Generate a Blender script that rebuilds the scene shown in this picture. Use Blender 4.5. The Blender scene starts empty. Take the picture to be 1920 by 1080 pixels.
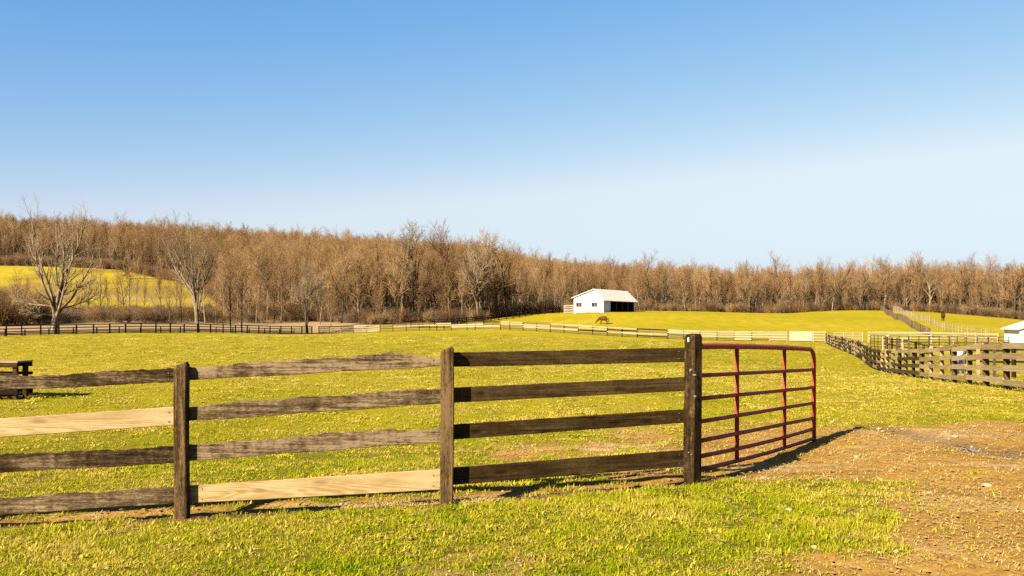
import bpy, bmesh, math, random
import numpy as np
from mathutils import Vector, Matrix

R = math.radians
sc = bpy.context.scene
C = sc.collection

# ------------------------------------------------------------------ camera, sky, sun, exposure
F, HZ, EYE = 1663.0, 600.0, 1.7          # focal length in photo pixels, horizon row, eye height
cam_d = bpy.data.cameras.new('camera')
cam = bpy.data.objects.new('camera', cam_d); C.objects.link(cam)
cam.location = (0, 0, EYE); cam.rotation_euler = (R(90), 0, 0)
cam_d.sensor_width = 36; cam_d.lens = 36 * F / 1920
cam_d.shift_y = (HZ - 540) / 1920
cam_d.clip_start = 0.1; cam_d.clip_end = 6000
sc.camera = cam

SUN_EL, SUN_AZ = 30.5, 39.5              # shadows fall towards +Y, turned 39.5 degrees to +X
world = bpy.data.worlds.new('World'); sc.world = world; world.use_nodes = True
wn = world.node_tree; wn.nodes.clear()
sky = wn.nodes.new('ShaderNodeTexSky'); sky.sky_type = 'NISHITA'; sky.sun_disc = False
sky.sun_elevation = R(SUN_EL); sky.sun_rotation = R(180 + SUN_AZ)
sky.altitude = 100; sky.air_density = 1.0; sky.dust_density = 1.0; sky.ozone_density = 1.0
EXPO, SKY = 2.25, 0.05
ALB = .575                               # all paint and plant colours are written for the softer light, scaled once here
bg = wn.nodes.new('ShaderNodeBackground'); bg.inputs['Strength'].default_value = SKY
wo = wn.nodes.new('ShaderNodeOutputWorld')
sep = wn.nodes.new('ShaderNodeSeparateColor'); com = wn.nodes.new('ShaderNodeCombineColor'); wn.links.new(sky.outputs[0], sep.inputs[0])
chan = []
for ch, (gam, gain) in enumerate(((1.70, 1.70), (.95, .96), (.32, .915))):      # camera-like grading of the whole sky
    m1 = wn.nodes.new('ShaderNodeMath'); m1.operation = 'MULTIPLY'; m1.inputs[1].default_value = .161; wn.links.new(sep.outputs[ch], m1.inputs[0])
    m2 = wn.nodes.new('ShaderNodeMath'); m2.operation = 'POWER'; m2.inputs[1].default_value = gam; wn.links.new(m1.outputs[0], m2.inputs[0])
    m3 = wn.nodes.new('ShaderNodeMath'); m3.operation = 'MULTIPLY'; m3.inputs[1].default_value = gain / (SKY * 2 ** EXPO); wn.links.new(m2.outputs[0], m3.inputs[0])
    chan.append(m3)
# keep the horizon a pale blue-white instead of pink
wn.links.new(chan[2].outputs[0], com.inputs[2]); prev = chan[2]
for ch, k, ref in ((1, .905, 2), (0, .85, 1)):
    mm = wn.nodes.new('ShaderNodeMath'); mm.operation = 'MULTIPLY'; mm.inputs[1].default_value = k; wn.links.new(chan[ref].outputs[0], mm.inputs[0])
    mn = wn.nodes.new('ShaderNodeMath'); mn.operation = 'MINIMUM'; wn.links.new(mm.outputs[0], mn.inputs[0]); wn.links.new(chan[ch].outputs[0], mn.inputs[1])
    wn.links.new(mn.outputs[0], com.inputs[ch]); chan[ch] = mn
wn.links.new(com.outputs[0], bg.inputs[0]); wn.links.new(bg.outputs[0], wo.inputs[0])

sun_d = bpy.data.lights.new('sun', 'SUN'); sun_d.energy = 5.0; sun_d.angle = R(0.5); sun_d.color = (1.0, 0.905, 0.76)
sun = bpy.data.objects.new('sun', sun_d); C.objects.link(sun)
ldir = Vector((math.sin(R(SUN_AZ)) * math.cos(R(SUN_EL)), math.cos(R(SUN_AZ)) * math.cos(R(SUN_EL)), -math.sin(R(SUN_EL))))
sun.rotation_euler = ldir.to_track_quat('-Z', 'Y').to_euler(); sun.location = (-20, -30, 40)

vs = sc.view_settings
vs.view_transform = 'Standard'; vs.look = 'None'; vs.exposure = EXPO; vs.gamma = 1.0; vs.use_curve_mapping = False
sc.render.engine = 'CYCLES'
sc.cycles.use_denoising = False
sc.cycles.max_bounces = 5; sc.cycles.diffuse_bounces = 3; sc.cycles.glossy_bounces = 2
sc.cycles.transmission_bounces = 3; sc.cycles.transparent_max_bounces = 4
sc.cycles.sample_clamp_indirect = 6
sc.cycles.caustics_reflective = False; sc.cycles.caustics_refractive = False

# ------------------------------------------------------------------ numeric helpers
rng = np.random.default_rng(7)
random.seed(7)

def wx(px, Y): return (px - 960) / F * Y
def wz(py, Y): return EYE - (py - HZ) / F * Y
def P(px, py, Y): return (wx(px, Y), Y, wz(py, Y))

def _hash(ix, iy, s):
    h = (ix.astype(np.int64) * 374761393 + iy.astype(np.int64) * 668265263 + s * 1442695041) & 0xffffffff
    h = ((h ^ (h >> 13)) * 1274126177) & 0xffffffff
    return ((h ^ (h >> 16)) & 0xffff) / 65535.0
def vnoise(x, y, s=0):
    x0 = np.floor(x); y0 = np.floor(y); fx = x - x0; fy = y - y0
    fx = fx * fx * (3 - 2 * fx); fy = fy * fy * (3 - 2 * fy)
    a = _hash(x0, y0, s); b = _hash(x0 + 1, y0, s); c = _hash(x0, y0 + 1, s); d = _hash(x0 + 1, y0 + 1, s)
    return (a * (1 - fx) + b * fx) * (1 - fy) + (c * (1 - fx) + d * fx) * fy
def fbm(x, y, s=0, o=4):
    v = 0; a = 0.5; t = 0
    for i in range(o):
        v = v + a * vnoise(x, y, s + i * 17); t += a; a *= .5; x = x * 2.03 + 5.1; y = y * 2.03 + 1.7
    return v / t
def smooth(a, b, x):
    t = np.clip((x - a) / (b - a), 0, 1); return t * t * (3 - 2 * t)

# ------------------------------------------------------------------ terrain (thin plate through surveyed points)
ctl = [P(340, 967, 8.08), P(838, 940, 8.05), P(1298, 903, 9.04), P(-90, 990, 7.95), (-9, 7.8, -.2),
       (-5, 5.5, -.12), (-2, 5.2, -.03), (1.5, 5, .03), (5, 5.5, .06), (0, 0, .05), (-12, 0, -.1), (12, 0, .15), (0, -30, .1), (-30, -20, 0), (30, -20, .3),
       (-4.5, 10, -.22), (-1, 10, -.1), (1.8, 10.6, -.06), (4.19, 12.3, -.02), (5.6, 14.4, .0), (8, 10, .08), (6, 8, .05),
       (-10.3, 18.8, 0), (-4, 20, -.1), (3, 20, -.08), (9, 18, -.02), (-20, 40, -.2), (0, 40, -.3), (12, 40, -.8), (-40, 80, -.3), (0, 80, -.6), (20, 80, -1.1), (0, 115, -.6), (-40, 115, -.4),
       P(1920, 735, 23), P(1790, 719, 30.8), P(1690, 704, 46), P(1640, 691, 60), P(1600, 671, 71), P(1558, 643, 120),
       (22, 30, -.5), (30, 50, -1.2), (45, 80, -1.5), (60, 105, -1.5), (85, 105, -1.4), (38, 90, -1.43), (60, 60, -.8),
       P(29, 629, 118), P(165, 625, 128), P(311, 623.5, 138), P(598, 626, 167), P(640, 625.5, 165), P(800, 620, 165), P(953, 619, 145), P(1180, 632, 135), P(1300, 637, 130),
       (-90, 100, -.5), (-110, 140, -.3),
       P(960, 601, 192), P(1130, 608, 182), P(1131, 585.5, 203), P(1180, 585, 214), P(1076, 586, 212), P(1300, 584, 232), P(1480, 588, 242), P(1650, 583, 242), P(1400, 612, 170), P(1550, 615, 165), P(1250, 615, 165),
       P(1652, 583, 255), P(1700, 608, 170), P(1735, 628, 140), P(1675, 583, 262), P(1720, 603, 199), P(1757, 616, 166), P(1860, 637, 120), P(1768, 602, 190),
       P(1674, 593, 212), P(1697, 591.5, 230), P(1717, 618, 155), P(1805, 627, 142), P(1760, 588, 252), P(1920, 603, 232), P(2050, 612, 225), P(1900, 622, 165),
       P(800, 605, 190), P(700, 606, 188), P(560, 604, 195), P(300, 600, 185), P(0, 602, 170), P(100, 582, 240), P(0, 578, 250), P(330, 575, 260), P(500, 570, 290), P(200, 540, 305), P(0, 503, 375), P(200, 508, 375), P(330, 522, 370), P(540, 545, 340),
       P(0, 610, 148), P(165, 608.5, 155), P(311, 608, 168), P(450, 610, 178), P(-300, 500, 380), P(-300, 590, 200),
       (wx(0, 480), 480, 41), (wx(300, 480), 480, 36), (wx(600, 480), 480, 31.5), (wx(900, 480), 480, 24), (wx(1100, 480), 480, 18), (wx(1300, 480), 480, 13.5), (wx(1500, 480), 480, 10.5), (wx(1700, 480), 480, 9.5), (wx(1920, 480), 480, 9), (wx(-300, 480), 480, 43),
       (wx(700, 330), 330, 13), (wx(900, 330), 330, 10), (wx(1100, 330), 330, 8), (wx(1400, 330), 330, 6), (wx(1700, 330), 330, 6.5), (wx(1920, 330), 330, 5),
       (-500, 700, 40), (0, 700, 25), (500, 700, 10), (-900, 300, 30), (900, 300, 2), (-900, 0, 0), (900, 0, 0), (0, -800, 0), (-1500, 1500, 10), (1500, 1500, 0), (0, 2500, 0)]
ctl = np.array(ctl, float)
def _tps(d2): return 0.5 * d2 * np.log(d2 + 1e-9)
_n = len(ctl); _K = _tps(((ctl[:, None, :2] - ctl[None, :, :2]) ** 2).sum(-1)) + np.eye(_n) * 1.5
_Pm = np.c_[np.ones(_n), ctl[:, :2]]
_A = np.block([[_K, _Pm], [_Pm.T, np.zeros((3, 3))]])
_W = np.linalg.solve(_A, np.r_[ctl[:, 2], 0, 0, 0])
def gz0(x, y):
    x = np.atleast_1d(np.asarray(x, float)); y = np.atleast_1d(np.asarray(y, float))
    out = np.empty(x.shape)
    for i in range(0, len(x), 40000):
        xs = x[i:i + 40000]; ys = y[i:i + 40000]
        d2 = (xs[:, None] - ctl[None, :, 0]) ** 2 + (ys[:, None] - ctl[None, :, 1]) ** 2
        out[i:i + 40000] = _tps(d2) @ _W[:_n] + _W[_n] + _W[_n + 1] * xs + _W[_n + 2] * ys
    far = np.maximum(np.hypot(x, y) - 800, 0)
    return out * np.exp(-(far / 500) ** 2) - far * .004

POST = [(-5.45, 7.9), (wx(341, 8.08), 8.08), (wx(838, 8.05), 8.05), (wx(1299, 9.04), 9.04)]
def fence_dist(x, y):
    """signed distance behind (+) / in front (-) of the near fence, and a weight that fades past its end"""
    fy = np.interp(x, [-12] + [p[0] for p in POST] + [4.2], [7.7] + [p[1] for p in POST] + [11.6])
    return y - fy, smooth(3.2, 2.0, x)

dirt_s = []
def row(y, *xs):
    for x, v in xs: dirt_s.append((x, y, v))
row(1075, (0, .12), (200, .15), (400, .2), (600, .27), (800, .36), (1000, .34), (1200, .38), (1400, .52), (1600, .72), (1800, .9), (1920, .95))
row(1020, (0, .05), (300, .08), (600, .14), (800, .24), (1000, .2), (1200, .22), (1400, .36), (1600, .52), (1750, .85), (1900, .95))
row(970, (0, .05), (400, 0), (800, 0), (1100, .08), (1300, .08), (1500, .15), (1650, .45), (1750, .85), (1900, .9))
row(925, (1350, .02), (1500, .02), (1600, .12), (1700, .5), (1800, .95), (1920, 1), (1000, 0), (600, 0), (200, 0))
row(890, (1330, .95), (1450, 1), (1600, 1), (1750, 1), (1920, 1))
row(850, (1320, .85), (1450, .85), (1600, 1), (1750, 1), (1920, 1), (0, .35), (100, .35), (250, .15))
row(815, (1350, .6), (1500, .7), (1620, .9), (1800, .92), (1920, .92))
row(785, (1300, .45), (1450, .35), (1600, .3), (1750, .25), (1920, .35))
row(750, (700, 0), (900, .15), (1100, .35), (1300, .3), (1500, .12), (1700, 0), (1900, 0), (300, 0))
row(780, (850, .15), (1000, .32), (1150, .28), (0, 0), (300, 0), (600, 0))
row(830, (600, .05), (850, .22), (1000, .45), (1200, .55), (350, .05))
row(872, (400, .15), (700, .38), (900, .42), (1100, .52), (1250, .75))
row(700, *[(x, 0) for x in range(0, 2000, 300)])
dirt_s = np.array(dirt_s, float)
PUD = [(wx(1640, 14.2), 14.2), (wx(1730, 13.0), 13.0), (wx(1800, 12.2), 12.2), (wx(1860, 11.7), 11.7), (wx(1960, 10.9), 10.9), (wx(2050, 10.2), 10.2)]
def seg_dist(x, y, pts):
    d = np.full(np.shape(x), 1e9)
    for (ax, ay), (bx, by) in zip(pts[:-1], pts[1:]):
        vx, vy = bx - ax, by - ay
        t = np.clip(((x - ax) * vx + (y - ay) * vy) / (vx * vx + vy * vy), 0, 1)
        d = np.minimum(d, np.hypot(x - ax - t * vx, y - ay - t * vy))
    return d
def dirt_at(x, y):
    """0..1 bare soil"""
    yy = np.maximum(y, 3.0)
    px = 960 + F * x / yy; py = HZ + F * EYE / yy
    v = np.zeros(x.shape)
    m = (yy < 34) & (px > -400) & (px < 2400)
    if m.any():
        a = px[m]; b = np.minimum(py[m], 1120)
        w = 1.0 / (((a[:, None] - dirt_s[None, :, 0]) / 90) ** 2 + ((b[:, None] - dirt_s[None, :, 1]) / 22) ** 2 + .05) ** 2
        v[m] = (w * dirt_s[None, :, 2]).sum(1) / w.sum(1)
    v = np.where(px > 2000, np.maximum(v, .8 * (yy < 14)), v)
    d, wt = fence_dist(x, y)
    nz = fbm(x * 2.2, y * 2.2, 3)
    strip = smooth(-.34, -.2, d + (nz - .5) * .2) * smooth(.85, .5, d + (nz - .5) * .6) * wt
    n2 = fbm(x * 1.1, y * 1.1, 9) * .6 + fbm(x * 6, y * 6, 11, 3) * .4
    mot = smooth(-.16, .16, v + (n2 - .5) * 1.25 - .5)
    return np.maximum(strip * .97, mot)
# bare wood floor
def edge_y(px):
    return np.interp(px, [-800, 0, 230, 330, 400, 450, 700, 900, 1000, 1200, 1480, 1650, 1700, 1800, 1920, 2600],
                     [400, 390, 383, 355, 300, 212, 184, 192, 217, 238, 246, 266, 270, 256, 243, 215])
def in_wood(x, y):
    px = 960 + F * x / np.maximum(y, 1)
    return y > edge_y(px)
FY = [(29, 118), (165, 128), (311, 138), (598, 167), (640, 165), (800, 165)]
def f1y(px): return np.interp(px, [-400, 29, 598, 640, 800], [92, 118, 167, 165, 165])
def scrub_zone(x, y):
    px = 960 + F * x / np.maximum(y, 1)
    top = np.interp(px, [-500, 0, 200, 330, 420, 560, 600], [240, 235, 232, 250, 275, 300, 200])
    return (px < 640) & (y > f1y(px) + 32) & (y < top)

def gz(x, y):
    x = np.atleast_1d(np.asarray(x, float)); y = np.atleast_1d(np.asarray(y, float))
    z = gz0(x, y)
    near = smooth(40, 14, np.hypot(x, y))
    if near.max() > 0:
        d = dirt_at(x, y)
        z = z + near * ((fbm(x * 1.3, y * 1.3, 21) - .5) * .05 + d * ((fbm(x * 5, y * 5, 23) - .5) * .045 - .012) + (fbm(x * 9, y * 9, 25, 2) - .5) * .014)
        for off in (.9, 2.3): z = z - .028 * near * smooth(.2, .06, np.abs(seg_dist(x, y + off, PUD) + (fbm(x * 1.5, y * 1.5, 71) - .5) * .3)) * d
        z = z - .05 * smooth(.34, .05, seg_dist(x, y, PUD)) * near
        fd, wt = fence_dist(x, y)
        z = z - .045 * smooth(.0, .2, fd) * smooth(.8, .45, fd) * wt * near
    mid = smooth(20, 60, np.hypot(x, y))
    return z + mid * (fbm(x * .06, y * .06, 31) - .5) * .14
def G(x, y): return float(gz([x], [y])[0])

# ------------------------------------------------------------------ mesh + material helpers
def mesh_from(name, v, f, mats=(), smooth_=False, fm=None):
    me = bpy.data.meshes.new(name)
    v = np.asarray(v, np.float32); me.vertices.add(len(v)); me.vertices.foreach_set('co', v.ravel())
    if len(f):
        if isinstance(f, np.ndarray):
            k = f.shape[1]; loops = f.ravel(); starts = np.arange(0, len(loops), k); tot = np.full(len(f), k)
        else:
            tot = np.array([len(a) for a in f]); loops = np.array([i for a in f for i in a]); starts = np.r_[0, np.cumsum(tot)[:-1]]
        me.loops.add(len(loops)); me.loops.foreach_set('vertex_index', loops.astype(np.int32))
        me.polygons.add(len(tot)); me.polygons.foreach_set('loop_start', starts.astype(np.int32)); me.polygons.foreach_set('loop_total', tot.astype(np.int32))
        if fm is not None: me.polygons.foreach_set('material_index', np.asarray(fm, np.int32))
        me.polygons.foreach_set('use_smooth', np.full(len(tot), smooth_))
    for m in mats: me.materials.append(m)
    me.update(calc_edges=True)
    return me
def obj(name, me, parent=None, M=None):
    o = bpy.data.objects.new(name, me); C.objects.link(o)
    if parent is not None: o.parent = parent
    if M is not None: o.matrix_basis = M
    return o
def tag(o, label=None, cat=None, group=None, kind=None):
    if label: o['label'] = label
    if cat: o['category'] = cat
    if group: o['group'] = group
    if kind: o['kind'] = kind
    return o
def thing(name, label, cat, loc=(0, 0, 0), group=None, rz=0.0):
    o = bpy.data.objects.new(name, None); C.objects.link(o)
    o.location = loc; o.rotation_euler = (0, 0, rz); o.empty_display_size = .2
    return tag(o, label, cat, group)

class MB:
    """collects boxes / tubes / lofts into one mesh"""
    def __init__(s): s.v = []; s.f = []; s.m = []
    def add(s, v, f, mi=0):
        b = len(s.v); s.v += [tuple(p) for p in v]; s.f += [tuple(i + b for i in q) for q in f]; s.m += [mi] * len(f)
    def box(s, a, b, mi=0):
        (x0, y0, z0), (x1, y1, z1) = a, b
        s.add([(x0, y0, z0), (x1, y0, z0), (x1, y1, z0), (x0, y1, z0), (x0, y0, z1), (x1, y0, z1), (x1, y1, z1), (x0, y1, z1)],
              [(0, 3, 2, 1), (4, 5, 6, 7), (0, 1, 5, 4), (1, 2, 6, 5), (2, 3, 7, 6), (3, 0, 4, 7)], mi)
    def tube(s, pts, r, k=8, cap=True, mi=0):
        pts = [Vector(p) for p in pts]; n = len(pts)
        rr = r if hasattr(r, '__len__') else [r] * n
        rings = []; up = None
        for i in range(n):
            d = (pts[min(i + 1, n - 1)] - pts[max(i - 1, 0)]).normalized()
            if up is None: up = Vector((0, 0, 1)) if abs(d.z) < .9 else Vector((1, 0, 0))
            a = d.cross(up).normalized(); b = a.cross(d).normalized(); up = b
            rings.append([pts[i] + (a * math.cos(2 * math.pi * j / k) + b * math.sin(2 * math.pi * j / k)) * rr[i] for j in range(k)])
        v = [p for q in rings for p in q]
        f = [(i * k + j, i * k + (j + 1) % k, (i + 1) * k + (j + 1) % k, (i + 1) * k + j) for i in range(n - 1) for j in range(k)]
        if cap: f += [tuple(range(k))[::-1], tuple((n - 1) * k + j for j in range(k))]
        s.add(v, f, mi)
    def mesh(s, name, *mats, smooth_=False): return mesh_from(name, s.v, s.f, mats, smooth_, s.m)

def mat(name):
    m = bpy.data.materials.new(name); m.use_nodes = True
    n = m.node_tree.nodes; n.clear()
    return m, n, m.node_tree.links
def N(n, t, **kw):
    x = n.new(t)
    for k, v in kw.items():
        if k in x.inputs.keys(): x.inputs[k].default_value = v
        else: setattr(x, k, v)
    return x
def rgb(*c): return (*c, 1)
def finish(n, l, col, rough=.9, bump=None, bstr=.3, bdist=.02, spec=.2, metal=0.0):
    p = n.new('ShaderNodeBsdfPrincipled'); o = n.new('ShaderNodeOutputMaterial')
    if hasattr(col, 'links'): l.new(mix(n, l, col, (ALB, ALB, ALB), 1.0, 'MULTIPLY'), p.inputs['Base Color'])
    else: p.inputs['Base Color'].default_value = rgb(*[c * ALB for c in col])
    if hasattr(rough, 'links'): l.new(rough, p.inputs['Roughness'])
    else: p.inputs['Roughness'].default_value = rough
    p.inputs['Specular IOR Level'].default_value = spec; p.inputs['Metallic'].default_value = metal
    if bump is not None:
        b = N(n, 'ShaderNodeBump', Strength=bstr, Distance=bdist); l.new(bump, b.inputs['Height']); l.new(b.outputs[0], p.inputs['Normal'])
    l.new(p.outputs[0], o.inputs[0]); return p
def ramp(n, l, fac, stops, interp='LINEAR'):
    r = n.new('ShaderNodeValToRGB'); e = r.color_ramp; e.interpolation = interp
    while len(e.elements) < len(stops): e.elements.new(.5)
    for a, (p, c) in zip(e.elements, stops): a.position = p; a.color = rgb(*c)
    l.new(fac, r.inputs[0]); return r.outputs[0]
def mix(n, l, a, b, fac, mode='MIX'):
    x = n.new('ShaderNodeMix'); x.data_type = 'RGBA'; x.blend_type = mode
    for s, v in ((x.inputs[0], fac), (x.inputs[6], a), (x.inputs[7], b)):
        if hasattr(v, 'links'): l.new(v, s)
        elif isinstance(v, (int, float)): s.default_value = v
        else: s.default_value = rgb(*v)
    return x.outputs[2]
def math_(n, l, op, a, b=0.0, clamp=False):
    x = n.new('ShaderNodeMath'); x.operation = op; x.use_clamp = clamp
    for s, v in ((x.inputs[0], a), (x.inputs[1], b)):
        if hasattr(v, 'links'): l.new(v, s)
        else: s.default_value = v
    return x.outputs[0]
def noise(n, l, vec, scale, detail=4, rough=.55, dist=0.0):
    x = N(n, 'ShaderNodeTexNoise', Scale=scale, Detail=detail, Roughness=rough, Distortion=dist); l.new(vec, x.inputs['Vector']); return x.outputs[0]
def mapping(n, l, vec, scale=(1, 1, 1), loc=None):
    x = n.new('ShaderNodeMapping'); x.inputs['Scale'].default_value = scale; l.new(vec, x.inputs['Vector'])
    if loc is not None: l.new(loc, x.inputs['Location'])
    return x.outputs[0]

def simple(name, c, rough=.8, var=.12, scale=6, spec=.2, metal=0.0, bstr=.15):
    m, n, l = mat(name)
    tc = n.new('ShaderNodeTexCoord'); f = noise(n, l, tc.outputs['Object'], scale, 5)
    col = ramp(n, l, f, [(.25, tuple(v * (1 - var * 1.6) for v in c)), (.75, tuple(min(v * (1 + var), 1) for v in c))])
    finish(n, l, col, rough, f, bstr, .01, spec, metal); return m

def wood(name, dark, mid, light, streak=.25, rings=False, vert=False):
    m, n, l = mat(name)
    tc = n.new('ShaderNodeTexCoord'); oi = n.new('ShaderNodeObjectInfo')
    sh = n.new('ShaderNodeVectorMath'); sh.operation = 'SCALE'; sh.inputs[0].default_value = (17, 5, 9); l.new(oi.outputs['Random'], sh.inputs['Scale'])
    base = tc.outputs['Object']
    def mp(a, b_, c): return mapping(n, l, base, (c, b_, a) if vert else (a, b_, c), sh.outputs[0])
    g = noise(n, l, mp(1.1, 9, 26), 2.0, 6, .65, .5)          # grain along the board
    b = noise(n, l, mp(1.3, 3, 5), 1.4, 5, .62, .4)           # weathered blotches
    s = noise(n, l, mp(9, 6, 2.0), 1.6, 4, .6)                # rain streaks across
    cr = noise(n, l, mp(.8, 9, 34), 1.5, 3, .5, .8)           # drying cracks
    sp = noise(n, l, mp(26, 30, 90), 1.0, 5, .75)             # fibres and specks
    f = math_(n, l, 'ADD', math_(n, l, 'MULTIPLY', g, .55), math_(n, l, 'MULTIPLY', b, .5))
    f = math_(n, l, 'ADD', f, math_(n, l, 'MULTIPLY', math_(n, l, 'SUBTRACT', sp, .5), .55 if not rings else .2))
    f = math_(n, l, 'ADD', f, math_(n, l, 'MULTIPLY', math_(n, l, 'SUBTRACT', s, .5), streak * .6))
    f = math_(n, l, 'ADD', f, math_(n, l, 'MULTIPLY', math_(n, l, 'SUBTRACT', oi.outputs['Random'], .5), .14))
    if rings:
        s3 = n.new('ShaderNodeSeparateXYZ'); l.new(base, s3.inputs[0])        # arched growth rings: parabolas along the board
        zz2 = math_(n, l, 'MULTIPLY', math_(n, l, 'POWER', math_(n, l, 'ABSOLUTE', s3.outputs[2]), 2.0), 420.0)
        tt = math_(n, l, 'ADD', math_(n, l, 'ADD', zz2, math_(n, l, 'MULTIPLY', s3.outputs[0], 3.6)), math_(n, l, 'MULTIPLY', noise(n, l, mp(1.2, 2, 9), 1.2, 3), 5.0))
        wv = math_(n, l, 'ADD', math_(n, l, 'MULTIPLY', math_(n, l, 'SINE', math_(n, l, 'MULTIPLY', tt, 5.2)), .5), .5)
        f = math_(n, l, 'ADD', math_(n, l, 'MULTIPLY', f, .8), math_(n, l, 'MULTIPLY', wv, .14))
    col = ramp(n, l, f, [(.34, dark), (.50, mid), (.66, light)])
    vo = n.new('ShaderNodeTexVoronoi'); vo.inputs['Scale'].default_value = 1.0; vo.voronoi_dimensions = '2D'
    sx = n.new('ShaderNodeSeparateXYZ'); l.new(mp(1.5, 3, 4.5), sx.inputs[0]); cx = n.new('ShaderNodeCombineXYZ'); l.new(sx.outputs[0], cx.inputs[0]); l.new(sx.outputs[2], cx.inputs[1])
    l.new(cx.outputs[0], vo.inputs['Vector'])
    kn = ramp(n, l, vo.outputs['Distance'], [(.05, (.28, .22, .2)), (.14, (1, 1, 1))])
    col = mix(n, l, col, kn, .7 if not rings else .45, 'MULTIPLY')
    if not rings:
        col = mix(n, l, col, ramp(n, l, cr, [(.33, (.25, .22, .2)), (.40, (1, 1, 1))]), .8, 'MULTIPLY')
    finish(n, l, col, .9, f, .5, .012, .02); return m

M_DARK = wood('wood_dark_weathered', (.009, .0052, .0025), (.052, .032, .0145), (.21, .143, .078), .4)
M_OLD = wood('wood_grey_weathered', (.020, .0125, .006), (.092, .060, .029), (.27, .19, .105), .4)
M_PAINT = wood('wood_creosote', (.020, .0115, .0036), (.042, .025, .0085), (.088, .055, .021), .2)
M_POST = wood('wood_post', (.012, .0065, .0022), (.042, .0245, .009), (.15, .092, .038), .15, vert=True)
M_PALE = wood('wood_new_pale', (.22, .135, .045), (.30, .205, .085), (.40, .30, .15), .06, rings=True)
M_FARPALE = wood('wood_far_pale', (.20, .14, .075), (.31, .245, .15), (.42, .36, .25), .2)
M_PICKET = wood('wood_picket', (.17, .12, .065), (.25, .19, .115), (.34, .27, .175), .2)
M_FARGREY = wood('wood_far_grey', (.05, .033, .018), (.105, .072, .04), (.17, .125, .075), .2)
M_FARDARK = wood('wood_far_dark', (.006, .004, .0025), (.014, .009, .005), (.028, .019, .011), .2)
M_MIDGREY = wood('wood_mid_grey', (.15, .098, .042), (.33, .222, .098), (.50, .365, .18), .25)
M_MIDDARK = wood('wood_mid_dark', (.022, .015, .008), (.055, .037, .02), (.12, .085, .048), .25)
M_WHITE = simple('paint_white', (.95, .94, .91), .55, .03, 2)
M_ROOF = simple('metal_roof', (.60, .55, .45), .6, .06, 1.5)
M_BLACK = simple('shade_and_pane_black', (.012, .011, .010), .9)  # near-black that paints the shed's inner shade; also used on dark window panes
M_STEEL = simple('galvanised', (.55, .52, .47), .4, .1, 20, .5, .6)
M_PIPE = simple('pipe_brown', (.035, .018, .011), .6)
M_PIPEPALE = simple('pipe_pale', (.36, .30, .18), .6)
M_IRON = simple('bolt_iron', (.20, .17, .14), .6, .2, 60, .2, .2)

# red gate paint with rust
def red_mat():
    m, n, l = mat('gate_red_paint')
    g = n.new('ShaderNodeNewGeometry'); f = noise(n, l, g.outputs['Position'], 9, 6, .65); f2 = noise(n, l, g.outputs['Position'], 2.4, 4)
    col = ramp(n, l, f, [(.3, (.19, .022, .012)), (.55, (.34, .046, .024)), (.75, (.47, .10, .05))])
    col = mix(n, l, col, (.19, .06, .025), ramp(n, l, f2, [(.52, (0, 0, 0)), (.62, (.8, .8, .8))]))
    finish(n, l, col, .55, f, .15, .004, .12); return m
M_RED = red_mat()

# ------------------------------------------------------------------ ground
def growing(start, step, grow, end):
    out = [start]; s = step
    while out[-1] < end: s *= grow; out.append(out[-1] + s)
    return out
xs = list(np.arange(-6.6, 8.0, .07)); xr = growing(xs[-1], .07, 1.034, 2600)[1:]; xl = [-a for a in growing(-xs[0], .07, 1.034, 2600)[1:]][::-1]
xs = np.array(xl + xs + xr)
ys = list(np.arange(4.6, 12.6, .06)); yu = growing(ys[-1], .06, 1.026, 3600)[1:]; yd = [4.6 - a for a in growing(0, .1, 1.25, 900)[1:]][::-1]
ys = np.array(yd + ys + yu)
gx, gy = np.meshgrid(xs, ys); shp = gx.shape; gxf, gyf = gx.ravel(), gy.ravel()
gzf = gz(gxf, gyf)
ii = np.arange(gxf.size).reshape(shp)
gf = np.stack([ii[:-1, :-1], ii[:-1, 1:], ii[1:, 1:], ii[1:, :-1]], -1).reshape(-1, 4)

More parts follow.
